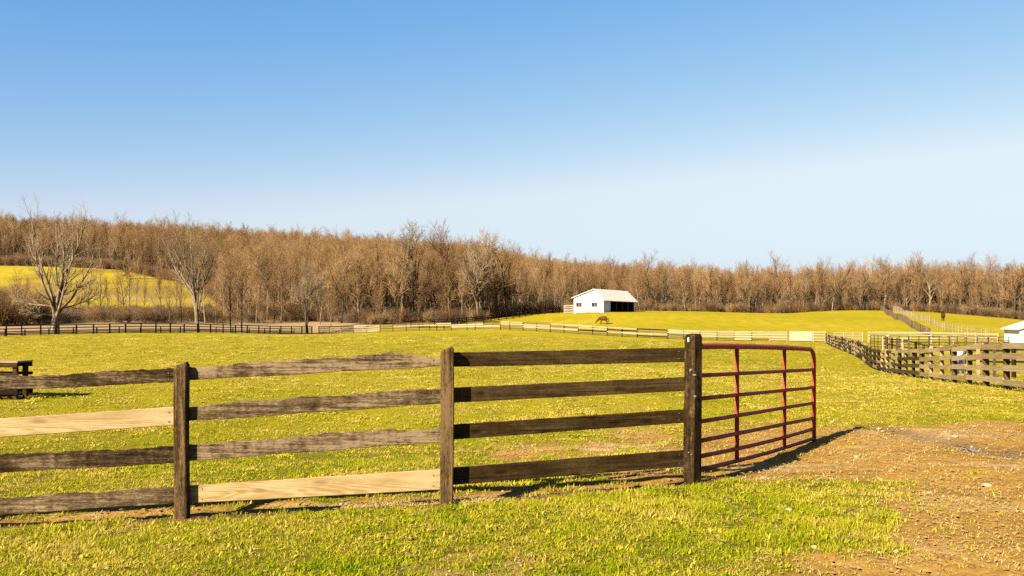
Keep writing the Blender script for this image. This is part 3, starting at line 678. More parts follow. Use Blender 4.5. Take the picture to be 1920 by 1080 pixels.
# ------------------------------------------------------------------ white run-in shed
def shed():
    Cx, Cy = wx(1131, 203), 203.0; zb = G(Cx, Cy) - .05; al = R(60.5); L, W = 19.2, 7.4; he, hr, hb, yr = 3.3, 5.35, 3.5, 2.1
    root = thing('horse_shed', 'white open-fronted horse shed with tan metal roof on the hilltop', 'shed', (Cx, Cy, zb), None, al)
    mb = MB()   # gable walls + back wall + front panel + header
    def gable(x0, x1):
        pr = [(0, -.6), (W, -.6), (W, hb), (yr, hr), (0, he)]
        v = [(x0, y, z) for y, z in pr] + [(x1, y, z) for y, z in pr]
        f = [(0, 1, 2, 3, 4), (9, 8, 7, 6, 5)] + [(i, 5 + i, 5 + (i + 1) % 5, (i + 1) % 5) for i in range(5)]
        mb.add(v, f)
    gable(0, .12)
    obj('gable_wall', mb.mesh('gable_wall', M_WHITE), root)
    mb = MB(); gable(L - .12, L); obj('gable_wall', mb.mesh('gable_wall', M_WHITE), root)
    mb = MB(); mb.box((.13, W - .12, -.6), (L - .13, W - .003, hb - .05)); obj('back_wall', mb.mesh('back_wall', M_WHITE), root)
    mb = MB(); mb.box((.13, .003, -.6), (L * .22, .12, he - .32)); obj('front_wall', mb.mesh('front_wall', M_WHITE_SHADE), root)
    mb = MB(); mb.box((.13, .0, he - .31), (L - .13, .14, he - .03)); obj('header', mb.mesh('header', M_WHITE), root)
    for k in range(1, 9):
        mb = MB(); mb.box((L * .22 * k / 9 - .02, -.02, -.3), (L * .22 * k / 9 + .02, .002, he - .33)); obj('batten', mb.mesh('batten', M_WHITE_SHADE), root)
    for x in (.42, .61, .80):
        mb = MB(); mb.box((L * x - .12, .02, -.6), (L * x + .12, .26, he - .32)); obj('post', mb.mesh('post', M_FARGREY), root)
    mb = MB(); mb.box((L * .22 + .01, W - .35, 0), (L - .2, W - .2, hb - .5)); obj('shade_lining', mb.mesh('shade_lining', M_BLACK), root)  # black linings added to paint the shade inside the open front
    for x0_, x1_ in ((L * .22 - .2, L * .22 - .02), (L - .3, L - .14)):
        mb = MB(); mb.box((x0_, .15, 0), (x1_, W - .36, hb - .4)); obj('shade_lining', mb.mesh('shade_lining', M_BLACK), root)
    mb = MB(); mb.box((L * .22, .16, he - .2), (L - .31, W - .37, he - .12)); obj('shade_ceiling', mb.mesh('shade_ceiling', M_BLACK), root)  # black sheet added overhead, painting the interior shade
    mb = MB(); mb.box((L * .22, .05, -.3), (L - .31, W - .37, .03)); obj('shaded_stall_floor', mb.mesh('shaded_stall_floor', M_BLACK), root)  # floor blackened to stand in for the shade indoors
    ov = .45
    def slab(name, y0, z0, y1, z1, t=.12):
        v = []
        for x in (-ov, L + ov): v += [(x, y0, z0), (x, y1, z1), (x, y1, z1 + t), (x, y0, z0 + t)]
        f = [(0, 1, 2, 3), (7, 6, 5, 4), (0, 4, 5, 1), (1, 5, 6, 2), (2, 6, 7, 3), (3, 7, 4, 0)]
        m_ = MB(); m_.add(v, f); r_ = obj(name, m_.mesh(name, M_ROOF), root)
        n_ = 22
        for k in range(n_ + 1):        # standing seams
            x = -ov + (L + 2 * ov) * k / n_; s = .03
            m_ = MB(); m_.add([(x - s, y0, z0 + t), (x + s, y0, z0 + t), (x + s, y0, z0 + t + .05), (x - s, y0, z0 + t + .05), (x - s, y1, z1 + t), (x + s, y1, z1 + t), (x + s, y1, z1 + t + .05), (x - s, y1, z1 + t + .05)],
                               [(3, 2, 1, 0), (4, 5, 6, 7), (0, 1, 5, 4), (1, 2, 6, 5), (2, 3, 7, 6), (3, 0, 4, 7)])
            obj('roof_seam', m_.mesh('roof_seam', M_ROOF), r_)
    sf = (hr - he) / yr; sb = (hr - hb) / (W - yr)
    slab('roof', -.7, he - sf * .7 + .02, yr, hr + .02); slab('roof', W + .5, hb - sb * .5 + .02, yr + .002, hr + .02)
    for yc in (6.1, 2.15):
        m_ = MB(); m_.box((-.05, yc - .78, 1.32), (-.003, yc + .78, 2.4)); w_ = obj('window', m_.mesh('window', M_PICKET), root)
        for e in (-1, 1):
            m_ = MB(); m_.box((-.075, yc + e * .36 - .29, 1.42), (-.053, yc + e * .36 + .29, 2.3)); obj('pane', m_.mesh('pane', M_BLACK if e > 0 else M_GLASSY), w_)
M_WHITE_SHADE = simple('white_wall_shade', (.66, .75, .88), .6, .05, 2)  # white walling with its blue-grey shade painted into the colour
m_, n_, l_ = mat('window_glass'); finish(n_, l_, (.05, .055, .03), .08, spec=.6); M_GLASSY = m_
shed()
run_fence('shed_fence', 'pale four-board fence at the back corner of the white shed', wpts((1058, 209), (1077, 207.5)), 2.4, 1.9, .17, (1.75, 1.25, .75, .25), .26, .06, M_FARPALE, M_FARPALE, seed=13)
run_fence('gable_fence', 'low tan fence along the windowed end of the white shed', wpts((1081, 203.2), (1126, 200.4)), 2.75, 1.25, .15, (.75, .25), .24, .06, M_PICKET, M_PICKET, seed=14)

def small_shed():
    Y = 104.0; x0 = wx(1912, Y); zb = G(x0 + 4, Y + 3)
    ztop = wz(617, Y) - zb
    root = thing('white_outbuilding', 'small white outbuilding with a pale roof beyond the pens', 'shed', (x0, Y, zb), None, R(-14.8))
    W_, L_ = 7.0, 6.5
    def bx(name, a, b, m):
        m_ = MB(); m_.box(a, b); return obj(name, m_.mesh(name, m), root)
    bx('front_wall', (0, 0, -.5), (W_, .15, ztop), M_WHITE); bx('back_wall', (0, L_ - .15, -.5), (W_, L_, ztop), M_WHITE)
    for x in (0, W_ - .15):
        m_ = MB(); pr = [(.152, -.5), (L_ - .152, -.5), (L_ - .152, ztop), (.152, ztop)]
        m_.add([(x, y, z) for y, z in pr] + [(x + .15, y, z) for y, z in pr], [(0, 1, 2, 3), (7, 6, 5, 4)] + [(i, 4 + i, 4 + (i + 1) % 4, (i + 1) % 4) for i in range(4)])
        obj('side_wall', m_.mesh('side_wall', M_WHITE), root)
    bx('corner_board', (1.45, -.04, -.5), (1.6, -.003, ztop), M_ROOF)
    hr = 1.25
    for (xa, za, xb, zb_) in ((-.35, ztop - .12, W_ / 2, ztop + hr), (W_ + .35, ztop - .12, W_ / 2 + .003, ztop + hr)):
        m_ = MB(); v = []
        for y in (-.4, L_ + .4): v += [(xa, y, za), (xb, y, zb_), (xb, y, zb_ + .14), (xa, y, za + .14)]
        m_.add(v, [(0, 1, 2, 3), (7, 6, 5, 4), (0, 4, 5, 1), (1, 5, 6, 2), (2, 6, 7, 3), (3, 7, 4, 0)]); obj('roof', m_.mesh('roof', M_ROOF), root)
    m_ = MB(); m_.add([(0, .02, ztop + .01), (W_, .02, ztop + .01), (W_ / 2, .02, ztop + hr - .03), (0, .14, ztop + .01), (W_, .14, ztop + .01), (W_ / 2, .14, ztop + hr - .03)], [(0, 1, 2), (5, 4, 3), (0, 3, 4, 1), (1, 4, 5, 2), (2, 5, 3, 0)])
    obj('gable', m_.mesh('gable', M_WHITE), root)
small_shed()

# ------------------------------------------------------------------ low timber feeder at the left edge
def feeder():
    Y = 18.8; xr_ = wx(53, Y) - .20; z = G(xr_, Y)
    root = thing('hay_feeder', 'dark low timber hay feeder with a pale top plank in the pasture', 'feeder', (xr_ - 1.3, Y + .3, z), None, R(-3)); L = 2.6
    def b(name, a, c, m):
        m_ = MB(); m_.box(a, c); return obj(name, m_.mesh(name, m), root)
    b('top_plank', (-L / 2, -.26, .80), (L / 2, .30, .835), M_PALE)
    b('top_rail', (-L / 2 + .01, -.255, .70), (L / 2 - .01, -.215, .797), M_PAINT); b('top_rail', (-L / 2 + .01, .255, .70), (L / 2 - .01, .295, .797), M_PAINT)
    for x in (-L / 2 + .02, L / 2 - .14):
        for y in (-.21, .14):
            b('leg', (x, y, -.2), (x + .085, y + .085, .798), M_PAINT)
    b('mid_rail', (-L / 2, -.255, .52), (L / 2, -.213, .585), M_PAINT); b('mid_rail', (-L / 2, .255, .52), (L / 2, .297, .585), M_PAINT)
    b('trough_side', (-L / 2, -.255, .12), (L / 2, -.213, .22), M_FARDARK); b('trough_side', (-L / 2, .255, .12), (L / 2, .297, .22), M_FARDARK)
    b('trough_floor', (-L / 2 + .15, -.2, .08), (L / 2 - .15, .25, .12), M_FARDARK)
    for x in (-L / 2 + .003, L / 2 - .043): b('trough_end', (x, -.2, .28), (x + .04, .25, .34), M_FARDARK)
feeder()
# ------------------------------------------------------------------ horses and person (skinned bodies)
def skin(name, joints, edges, m, sub=2, root=0, parent=None, M=None):
    names = list(joints); idx = {k: i for i, k in enumerate(names)}
    me = bpy.data.meshes.new(name); me.from_pydata([joints[k][0] for k in names], [(idx[a], idx[b]) for a, b in edges], []); me.update()
    o = bpy.data.objects.new(name, me); C.objects.link(o)
    o.modifiers.new('Skin', 'SKIN'); s = o.modifiers.new('Sub', 'SUBSURF'); s.levels = sub; s.render_levels = sub
    for i, k in enumerate(names):
        r = joints[k][1]; sv = me.skin_vertices[0].data[i]; sv.radius = r if isinstance(r, tuple) else (r, r); sv.use_root = (i == root)
    dg = bpy.context.evaluated_depsgraph_get(); dg.update()
    nm = bpy.data.meshes.new_from_object(o.evaluated_get(dg)); nm.name = name
    bpy.data.objects.remove(o); bpy.data.meshes.remove(me)
    nm.materials.clear(); nm.materials.append(m)
    nm.polygons.foreach_set('use_smooth', np.full(len(nm.polygons), True))
    return obj(name, nm, parent, M)

def coat(name, c1, c2):
    m, n, l = mat(name); tc = n.new('ShaderNodeTexCoord'); f = noise(n, l, tc.outputs['Object'], 2.5, 4)
    finish(n, l, ramp(n, l, f, [(.3, c1), (.7, c2)]), .7, spec=.05); return m
M_CHEST = coat('coat_chestnut', (.06, .018, .004), (.13, .040, .008)); M_BAY = coat('coat_bay', (.04, .015, .006), (.08, .03, .011)); M_MANE = coat('mane_dark', (.02, .009, .005), (.035, .015, .007)); M_HOOF = coat('hoof', (.12, .09, .06), (.2, .15, .1))
def horse(label, loc, rz, grazing, m):
    root = thing('horse', label, 'horse', loc, None, rz)
    J = {'rump': ((-.72, 0, 1.26), (.42, .44)), 'loin': ((-.25, 0, 1.20), (.42, .48)), 'chest': ((.30, 0, 1.18), (.42, .50)), 'with': ((.60, 0, 1.22), (.30, .40))}
    E = [('rump', 'loin'), ('loin', 'chest'), ('chest', 'with')]
    if grazing: nk = [((.92, 0, 1.06), (.16, .25)), ((1.2, 0, .78), (.12, .19)), ((1.40, 0, .56), (.09, .13)), ((1.50, 0, .36), (.08, .11)), ((1.57, 0, .13), (.06, .075))]
    else: nk = [((.86, 0, 1.48), (.12, .20)), ((1.06, 0, 1.75), (.10, .15)), ((1.16, 0, 1.94), (.09, .13)), ((1.34, 0, 1.86), (.08, .12)), ((1.62, 0, 1.66), (.06, .08))]
    prev = 'with'
    for i, (p, r) in enumerate(nk): J['n%d' % i] = (p, r); E.append((prev, 'n%d' % i)); prev = 'n%d' % i
    for s, nm in ((1, 'l'), (-1, 'r')):
        st = .13 * s
        hl = [((-.74, .17 * s, 1.02), .20), ((-.62, .19 * s, .80), .125), ((-.86 - st, .18 * s, .52), .075), ((-.80 - st, .18 * s, .20), .05), ((-.77 - st, .18 * s, .03), .062)]
        fl = [((.44, .16 * s, .96), .145), ((.42, .17 * s, .72), .09), ((.46 + st, .17 * s, .44), .062), ((.45 + st, .17 * s, .17), .046), ((.49 + st, .17 * s, .03), .06)]
        for tag_, ch, base in (('h', hl, 'rump'), ('f', fl, 'chest')):
            prev = base
            for i, (p, r) in enumerate(ch): k = tag_ + nm + str(i); J[k] = (p, r); E.append((prev, k)); prev = k
    hd = nk[2][0]
    body = skin('body', J, E, m, 2, 1, root)
    for s in (1, -1):
        mb = MB(); e = Vector(hd) + Vector((-.03, .07 * s, .08)); mb.tube([e, e + Vector((.02 if not grazing else .05, .025 * s, .08)), e + Vector((.03 if not grazing else .08, .03 * s, .15))], [.035, .03, .004], 6); obj('ear', mb.mesh('ear', m, smooth_=True), root)
    tl = {'a': ((-.98, 0, 1.38), .05), 'b': ((-1.10, 0, 1.18), .07), 'c': ((-1.13, 0, .85), .085), 'd': ((-1.10, 0, .5), .05)}
    skin('tail', tl, [('a', 'b'), ('b', 'c'), ('c', 'd')], M_MANE, 1, 0, root)
    pts = [Vector(J['with'][0]) + Vector((0, 0, .27))] + [Vector(p) + Vector((-r[1] * .75, 0, r[1] * .72)) for p, r in nk[:3]]
    mn = {str(i): (tuple(p), (.035, .07)) for i, p in enumerate(pts)}
    skin('mane', mn, [(str(i), str(i + 1)) for i in range(len(pts) - 1)], M_MANE, 1, 0, root)
    return root
hx = wx(1131, 182)
h1 = horse('chestnut horse grazing with lowered head below the white shed', (hx, 182, G(hx, 182) + .01), R(172), True, M_CHEST)
hx = wx(1768, 190)
h2 = horse('dark brown horse standing head up on the right hill', (hx, 190, G(hx, 190) + .01), R(68), False, M_BAY)

def person():
    X, Y = wx(1799, 46), 46.0; z = G(X, Y)
    root = thing('person', 'person in white t-shirt and blue jeans walking behind the grey fence', 'person', (X, Y, z), None, R(195))
    sk = coat('skin_tone', (.26, .12, .07), (.32, .16, .095)); jean = coat('denim', (.02, .030, .055), (.038, .055, .095)); shirt = simple('shirt_white', (.80, .80, .80), .85, .05, 5); hair = coat('hair_brown', (.10, .04, .02), (.16, .07, .03)); shoe = simple('shoe_tan', (.3, .2, .1), .8)
    J = {'pel': ((0, 0, .95), (.15, .11)), 'bel': ((0, -.01, 1.12), (.14, .105)), 'che': ((0, -.04, 1.32), (.165, .115)), 'nec': ((0, -.08, 1.50), .055), 'hd0': ((0, -.11, 1.58), (.07, .075)), 'hd1': ((0, -.13, 1.67), (.078, .098)), 'hd2': ((0, -.12, 1.75), (.06, .075)), 'nose': ((0, -.235, 1.655), .018)}
    E = [('pel', 'bel'), ('bel', 'che'), ('che', 'nec'), ('nec', 'hd0'), ('hd0', 'hd1'), ('hd1', 'hd2'), ('hd1', 'nose')]
    leg = {1: [((.10, 0, .86), .09), ((.11, -.06, .48), .062), ((.11, .04, .09), .042), ((.12, -.10, .04), .038)], -1: [((-.10, 0, .86), .09), ((-.11, .02, .48), .062), ((-.11, .16, .10), .042), ((-.12, .04, .04), .038)]}
    arm = {1: [((.20, -.03, 1.40), .058), ((.26, .02, 1.15), .043), ((.25, -.10, .92), .032), ((.245, -.13, .84), (.022, .036))], -1: [((-.20, -.03, 1.40), .058), ((-.27, -.04, 1.15), .043), ((-.26, -.20, .95), .032), ((-.255, -.24, .88), (.022, .036))]}
    for s in (1, -1):
        for nm, ch, base in (('l', leg[s], 'pel'), ('a', arm[s], 'che')):
            prev = base
            for i, (p, r) in enumerate(ch): k = '%s%d_%d' % (nm, s, i); J[k] = (p, r); E.append((prev, k)); prev = k
        h = arm[s][-1][0]
        for q in range(4):
            a = (h[0] + .004 * s, h[1] + .03 - .02 * q, h[2] - .03); b_ = (a[0] - .008 * s, a[1] - .012, a[2] - .05 + .006 * abs(q - 1.5)); c_ = (b_[0] - .014 * s, b_[1] - .012, b_[2] - .028)
            prev = 'a%d_3' % s
            for w, p in zip('abc', (a, b_, c_)): k = 'f%d%d%s' % (s, q, w); J[k] = (p, .0085); E.append((prev, k)); prev = k
        J['t%da' % s] = ((h[0] - .012 * s, h[1] - .045, h[2] - .005), .010); J['t%db' % s] = ((h[0] - .02 * s, h[1] - .065, h[2] - .04), .009)
        E += [('a%d_3' % s, 't%da' % s), ('t%da' % s, 't%db' % s)]
    skin('body', J, E, sk, 2, 0, root); root.scale = (.92, .92, .92)
    g = 1.16
    T = {k: (J[k][0], tuple(v * g for v in J[k][1])) for k in ('pel', 'bel', 'che')}
    T['col'] = ((0, -.06, 1.43), .085); TE = [('pel', 'bel'), ('bel', 'che'), ('che', 'col')]
    for s in (1, -1):
        T['s%d' % s] = (arm[s][0][0], .075); p = Vector(arm[s][0][0]).lerp(Vector(arm[s][1][0]), .62); T['e%d' % s] = (tuple(p), .07); TE += [('che', 's%d' % s), ('s%d' % s, 'e%d' % s)]
    skin('t_shirt', T, TE, shirt, 2, 0, root)
    U = {'w': ((0, 0, .99), (.165, .125)), 'p': ((0, 0, .90), (.17, .13))}; UE = [('w', 'p')]
    for s in (1, -1):
        prev = 'p'
        for i in range(3):
            k = 'j%d%d' % (s, i); p, r = leg[s][i]; U[k] = (p, r * 1.22 + .008); UE.append((prev, k)); prev = k
    skin('jeans', U, UE, jean, 2, 0, root)
    skin('hair', {'a': ((0, -.07, 1.66), (.083, .075)), 'b': ((0, -.10, 1.74), (.08, .10)), 'c': ((0, -.10, 1.775), (.055, .075))}, [('a', 'b'), ('b', 'c')], hair, 2, 0, root)
    for s in (1, -1):
        p = leg[s][2][0]; q = leg[s][3][0]
        skin('shoe', {'a': ((p[0], p[1] + .03, .05), .052), 'b': ((q[0], q[1] + .02, .045), .05), 'c': ((q[0], q[1] - .05, .038), .042)}, [('a', 'b'), ('b', 'c')], shoe, 2, 0, root)
person()

# ------------------------------------------------------------------ bare trees
def tube_arrays(pts, rad, k):
    """vectorised tapered tube -> verts, quads"""
    pts = np.asarray(pts); n = len(pts)
    d = np.gradient(pts, axis=0); d /= np.linalg.norm(d, axis=1, keepdims=True) + 1e-9
    ref = np.where(np.abs(d[:, 2:3]) < .9, [[0, 0, 1.0]], [[1.0, 0, 0]])
    ref = np.repeat(ref[:1], n, 0)
    a = np.cross(d, ref); a /= np.linalg.norm(a, axis=1, keepdims=True) + 1e-9; b = np.cross(a, d)
    t = np.arange(k) * 2 * np.pi / k
    v = pts[:, None, :] + (a[:, None, :] * np.cos(t)[None, :, None] + b[:, None, :] * np.sin(t)[None, :, None]) * np.asarray(rad)[:, None, None]
    i = np.arange(n - 1)[:, None] * k; j = np.arange(k)[None, :]; j2 = (j + 1) % k
    f = np.stack([i + j, i + j2, i + k + j2, i + k + j], -1).reshape(-1, 4)
    return v.reshape(-1, 3), f

class Tree:
    def __init__(s, seed): s.r = random.Random(seed); s.b = []       # (pts, radii, level)
    def grow(s, p, d, L, r0, lev, spec):
        R_ = s.r; sp = spec[lev]; n = sp['n']; pts = [p.copy()]; rad = [r0]; d = d.normalized()
        for i in range(n):
            d = (d + Vector((R_.gauss(0, 1), R_.gauss(0, 1), R_.gauss(0, .6))) * sp['wob'] + Vector((0, 0, sp['up']))).normalized()
            p = p + d * (L / n); pts.append(p.copy()); rad.append(max(r0 * (1 - (i + 1) / n * sp['taper']), .004))
        s.b.append((pts, rad, lev))
        if lev + 1 >= len(spec): return
        nx = spec[lev + 1]; cnt = R_.randint(*nx['cnt']); az = R_.uniform(0, 6.28)
        for c in range(cnt):
            t = nx['t0'] + (1 - nx['t0']) * ((c + R_.random()) / cnt); t = min(t, .99)
            q = t * n; i = min(int(q), n - 1); base = pts[i].lerp(pts[i + 1], q - i); dd = (pts[i + 1] - pts[i]).normalized()
            az += 2.4 + R_.uniform(-.5, .5); side = dd.cross(Vector((math.cos(az), math.sin(az), .3))).normalized()
            ang = R(R_.uniform(*nx['ang'])) * (1.1 - .35 * t)
            nd = dd * math.cos(ang) + side * math.sin(ang)
            LL = L * R_.uniform(*nx['len']) * (1.15 - nx.get('fall', .6) * t)
            rr = min(rad[i] * .72, r0 * nx['rad'] * R_.uniform(.8, 1.2)) if lev < 2 else nx['abs'] * R_.uniform(.8, 1.2)
            s.grow(base, nd, LL, rr, lev + 1, spec)
    def meshes(s, name, mt, mc, split=2, sides=(7, 6, 4, 3, 3, 3)):
        out = []
        for part, sel in (('trunk', lambda l: l < split), ('crown', lambda l: l >= split)):
            V, Fq, b = [], [], 0
            for pts, rad, lev in s.b:
                if not sel(lev): continue
                v, f = tube_arrays([tuple(p) for p in pts], rad, sides[lev]); V.append(v); Fq.append(f + b); b += len(v)
            out.append(mesh_from(part, np.concatenate(V), np.concatenate(Fq), [mt if part == 'trunk' else mc], True))
        return out
def bark(name, dark, mid, light, sc_=1.0):
    m, n, l = mat(name); g = n.new('ShaderNodeNewGeometry'); oi = n.new('ShaderNodeObjectInfo')
    f = noise(n, l, mapping(n, l, g.outputs['Position'], (3 * sc_, 3 * sc_, .8 * sc_)), 1.2, 4)
    f = math_(n, l, 'ADD', f, math_(n, l, 'MULTIPLY', math_(n, l, 'SUBTRACT', oi.outputs['Random'], .5), .35))
    finish(n, l, ramp(n, l, f, [(.25, dark), (.5, mid), (.75, light)]), .9, f, .3, .03, .1); return m
M_BARK = bark('bark_grey', (.07, .046, .024), (.165, .112, .06), (.32, .235, .14))
M_BARKLT = bark('bark_light', (.085, .058, .032), (.23, .165, .095), (.42, .33, .21))
M_BARKDK = bark('bark_dark', (.022, .014, .008), (.06, .04, .022), (.15, .105, .06))
M_TWIG = bark('twigs_brown', (.13, .068, .024), (.265, .146, .054), (.385, .24, .105), .3)
M_TWIGGREY = bark('twigs_grey', (.10, .066, .034), (.21, .145, .078), (.34, .25, .15), .3)
M_TWIGRED = bark('twigs_red', (.13, .063, .023), (.265, .138, .052), (.38, .225, .095), .3)

M_BRUSH = bark('brush_dark', (.06, .034, .014), (.14, .08, .034), (.25, .16, .075), .3)
def forest_spec(H, lean=.02):
    return [dict(n=9, wob=.035, up=.02, taper=.88),
            dict(n=5, wob=.09, up=.15, taper=.8, cnt=(12, 15), t0=.36, ang=(20, 46), len=(.26, .42), rad=.42, fall=.55),
            dict(n=3, wob=.14, up=.06, taper=.75, cnt=(7, 9), t0=.2, ang=(25, 55), len=(.34, .52), rad=.4, abs=.026, fall=.4),
            dict(n=2, wob=.18, up=.04, taper=.7, cnt=(9, 12), t0=.1, ang=(18, 48), len=(.4, .7), rad=.4, abs=.0125, fall=.3)]
protos = []
for i in range(9):
    r = random.Random(100 + i); H = 17.0
    t = Tree(200 + i); spec = forest_spec(H)
    spec[1]['t0'] = .24; spec[1]['cnt'] = (15, 19)
    if i % 3 == 1: spec[1]['t0'] = .36; spec[1]['len'] = (.2, .34)
    if i % 3 == 2: spec[1]['t0'] = .16; spec[1]['ang'] = (35, 65); spec[0]['wob'] = .07
    t.grow(Vector((0, 0, -.4)), Vector((r.uniform(-.06, .06), r.uniform(-.06, .06), 1)), H * .96, .21 + .03 * (i % 3), 0, spec)
    protos.append(t.meshes('tree%d' % i, M_BARK if i % 3 else M_BARKDK, (M_TWIG, M_TWIGRED, M_TWIG)[i % 3]))

def place_tree(name, label, x, y, h, meshes, group=None, rz=None, w=1.0, hp=17.0):
    root = thing(name, label, 'tree', (x, y, G(x, y)), group, random.uniform(0, 6.28) if rz is None else rz)
    s = h / hp; root.scale = (s * w, s * w, s)
    obj('trunk', meshes[0], root); obj('crown', meshes[1], root)
    return root

# --- open-grown trees along the black fence
def special(seed, H, r0, spec, mt=None, mc=None, extra=None):
    t = Tree(seed); t.grow(Vector((0, 0, -.3)), Vector((.02, 0, 1)), spec[0].get('L', H), r0, 0, spec)
    if extra: extra(t)
    return t.meshes('tree', mt or M_BARK, mc or M_TWIGGREY, 2, (8, 6, 5, 4, 3, 3))
spA = [dict(n=5, wob=.05, up=.0, taper=.40, L=4.6),
       dict(n=9, wob=.10, up=.085, taper=.86, cnt=(11, 11), t0=.40, ang=(10, 40), len=(2.3, 3.4), rad=.45, fall=.25),
       dict(n=5, wob=.14, up=.07, taper=.8, cnt=(9, 12), t0=.22, ang=(22, 50), len=(.2, .36), rad=.4, abs=.05, fall=.4),
       dict(n=3, wob=.16, up=.05, taper=.75, cnt=(7, 9), t0=.15, ang=(22, 55), len=(.35, .55), rad=.4, abs=.024, fall=.4),
       dict(n=2, wob=.18, up=.03, taper=.6, cnt=(5, 7), t0=.1, ang=(25, 60), len=(.4, .6), rad=.4, abs=.012, fall=.3)]
def lowlimbs(t):
    for a, z, L in ((15, 3.2, 6.5), (165, 3.6, 6.0), (195, 2.4, 5.0), (-8, 4.8, 5.5), (100, 4.2, 4.5)):
        t.grow(Vector((0, 0, z)), Vector((math.cos(R(a)), math.sin(R(a)), .12)), L, .13, 1, [spA[0], dict(spA[1], up=.03, wob=.14)] + spA[2:])
big1 = special(31, 18, .55, [spA[0], dict(spA[1], ang=(8, 36)), dict(spA[2], cnt=(6, 8)), dict(spA[3], cnt=(5, 7), abs=.018), dict(spA[4], cnt=(3, 5), abs=.008)], M_BARKLT, M_TWIGGREY, lowlimbs)
x = wx(97, 124); place_tree('bare_tree', 'huge many-stemmed bare tree towering behind the black fence', x, 124.5, 19.6, big1, None, .4, .88, 18.3)
spB = [dict(n=7, wob=.04, up=.0, taper=.55, L=9.0),
       dict(n=8, wob=.07, up=.12, taper=.86, cnt=(15, 15), t0=.30, ang=(20, 48), len=(.95, 1.35), rad=.42, fall=.2),
       dict(n=4, wob=.12, up=.09, taper=.8, cnt=(9, 12), t0=.2, ang=(22, 45), len=(.22, .36), rad=.4, abs=.042, fall=.4),
       dict(n=3, wob=.14, up=.08, taper=.75, cnt=(7, 9), t0=.15, ang=(20, 50), len=(.4, .6), rad=.4, abs=.02, fall=.4),
       dict(n=2, wob=.18, up=.05, taper=.6, cnt=(5, 7), t0=.1, ang=(25, 55), len=(.4, .6), rad=.4, abs=.011, fall=.3)]
big2 = special(44, 18, .40, [spB[0], spB[1], dict(spB[2], cnt=(7, 9)), dict(spB[3], cnt=(5, 7), abs=.017), dict(spB[4], cnt=(3, 5), abs=.009)], M_BARKLT, M_TWIGGREY)
x = wx(366, 145); place_tree('bare_tree', 'tall vase-shaped bare tree rising above the ridge behind the black fence', x, 146, 18.0, big2, None, 1.0, 1.0, 18.5)
spC = [dict(n=6, wob=.07, up=.0, taper=.6, L=6.5),
       dict(n=6, wob=.12, up=.08, taper=.85, cnt=(8, 8), t0=.35, ang=(25, 55), len=(.7, 1.1), rad=.5, fall=.35)] + spB[2:]
sm3 = special(57, 12, .26, spC, M_BARKDK, M_TWIGGREY)
x = wx(569, 163); place_tree('bare_tree', 'small dark forked bare tree right behind the end of the black fence', x, 166, 12.5, sm3, None, 2.0, 1.0, 11.5)
for px, Y, h, lab, mm in ((433, 152, 11.5, 'slender dark bare tree between the vase-shaped tree and a pale double trunk', 3), (453, 154, 12.0, 'slender pale bare tree close beside a slender dark one behind the black fence', 4), (527, 190, 13, 'thin leaning bare tree in the scrub behind the small forked tree', 5)):
    x = wx(px, Y); place_tree('bare_tree', lab, x, Y, h, protos[mm])

def wood_label(px, h, k):
    size = 'tall' if h > 15 else ('middling' if h > 11 else 'short')
    tone = ('dark-trunked', 'grey-trunked', 'crooked grey')[k % 3]
    zone = ('behind the start of the patched fence' if px < 690 else 'behind the black fence at the wood edge' if px < 1010 else 'behind the white horse shed' if px < 1230
            else 'along the top of the open hill' if px < 1630 else 'at the top of the fenced hill lane' if px < 1705 else 'above the field of the dark brown horse')
    return '%s %s bare tree %s' % (size, tone, zone)
# --- open, thick-limbed trees for the front of the wood
spE = [dict(n=8, wob=.07, up=.01, taper=.75, L=15.0),
       dict(n=6, wob=.16, up=.10, taper=.85, cnt=(10, 12), t0=.28, ang=(25, 58), len=(.34, .55), rad=.55, fall=.5),
       dict(n=4, wob=.17, up=.07, taper=.8, cnt=(7, 9), t0=.25, ang=(25, 55), len=(.34, .52), rad=.4, abs=.05, fall=.4),
       dict(n=3, wob=.16, up=.06, taper=.75, cnt=(5, 7), t0=.15, ang=(22, 50), len=(.42, .6), rad=.4, abs=.02, fall=.4),
       dict(n=2, wob=.18, up=.05, taper=.6, cnt=(3, 5), t0=.1, ang=(25, 55), len=(.45, .65), rad=.4, abs=.0095, fall=.3)]
edge = [special(70 + i, 17, .30 + .03 * i, spE, (M_BARKDK, M_BARKDK, M_BARK, M_BARKDK)[i], (M_TWIG, M_TWIG, M_TWIGGREY, M_TWIGRED)[i]) for i in range(4)]
# --- named tall trees of the wood edge
tall = [(640, 192, 14.5), (700, 196, 17.5), (756, 192, 20.0), (783, 198, 18.0), (838, 196, 19.5), (862, 197, 17.0), (905, 199, 18.0), (930, 203, 17.5), (1205, 246, 14.5), (1335, 248, 13), (1407, 248, 13.5), (1463, 249, 15), (1538, 249, 13.5), (1565, 252, 14), (1657, 270, 15), (1695, 272, 15.5), (1729, 269, 16), (1816, 258, 15.5), (1875, 252, 14), (1913, 246, 14.5)]
n_ind = 0
for i, (px, Y, h) in enumerate(tall):
    place_tree('wood_tree', wood_label(px, h, (0, 0, 1, 0)[i % 4]), wx(px, Y), Y, h, edge[i % 4], 'trees of the wood edge', hp=16.5); n_ind += 1
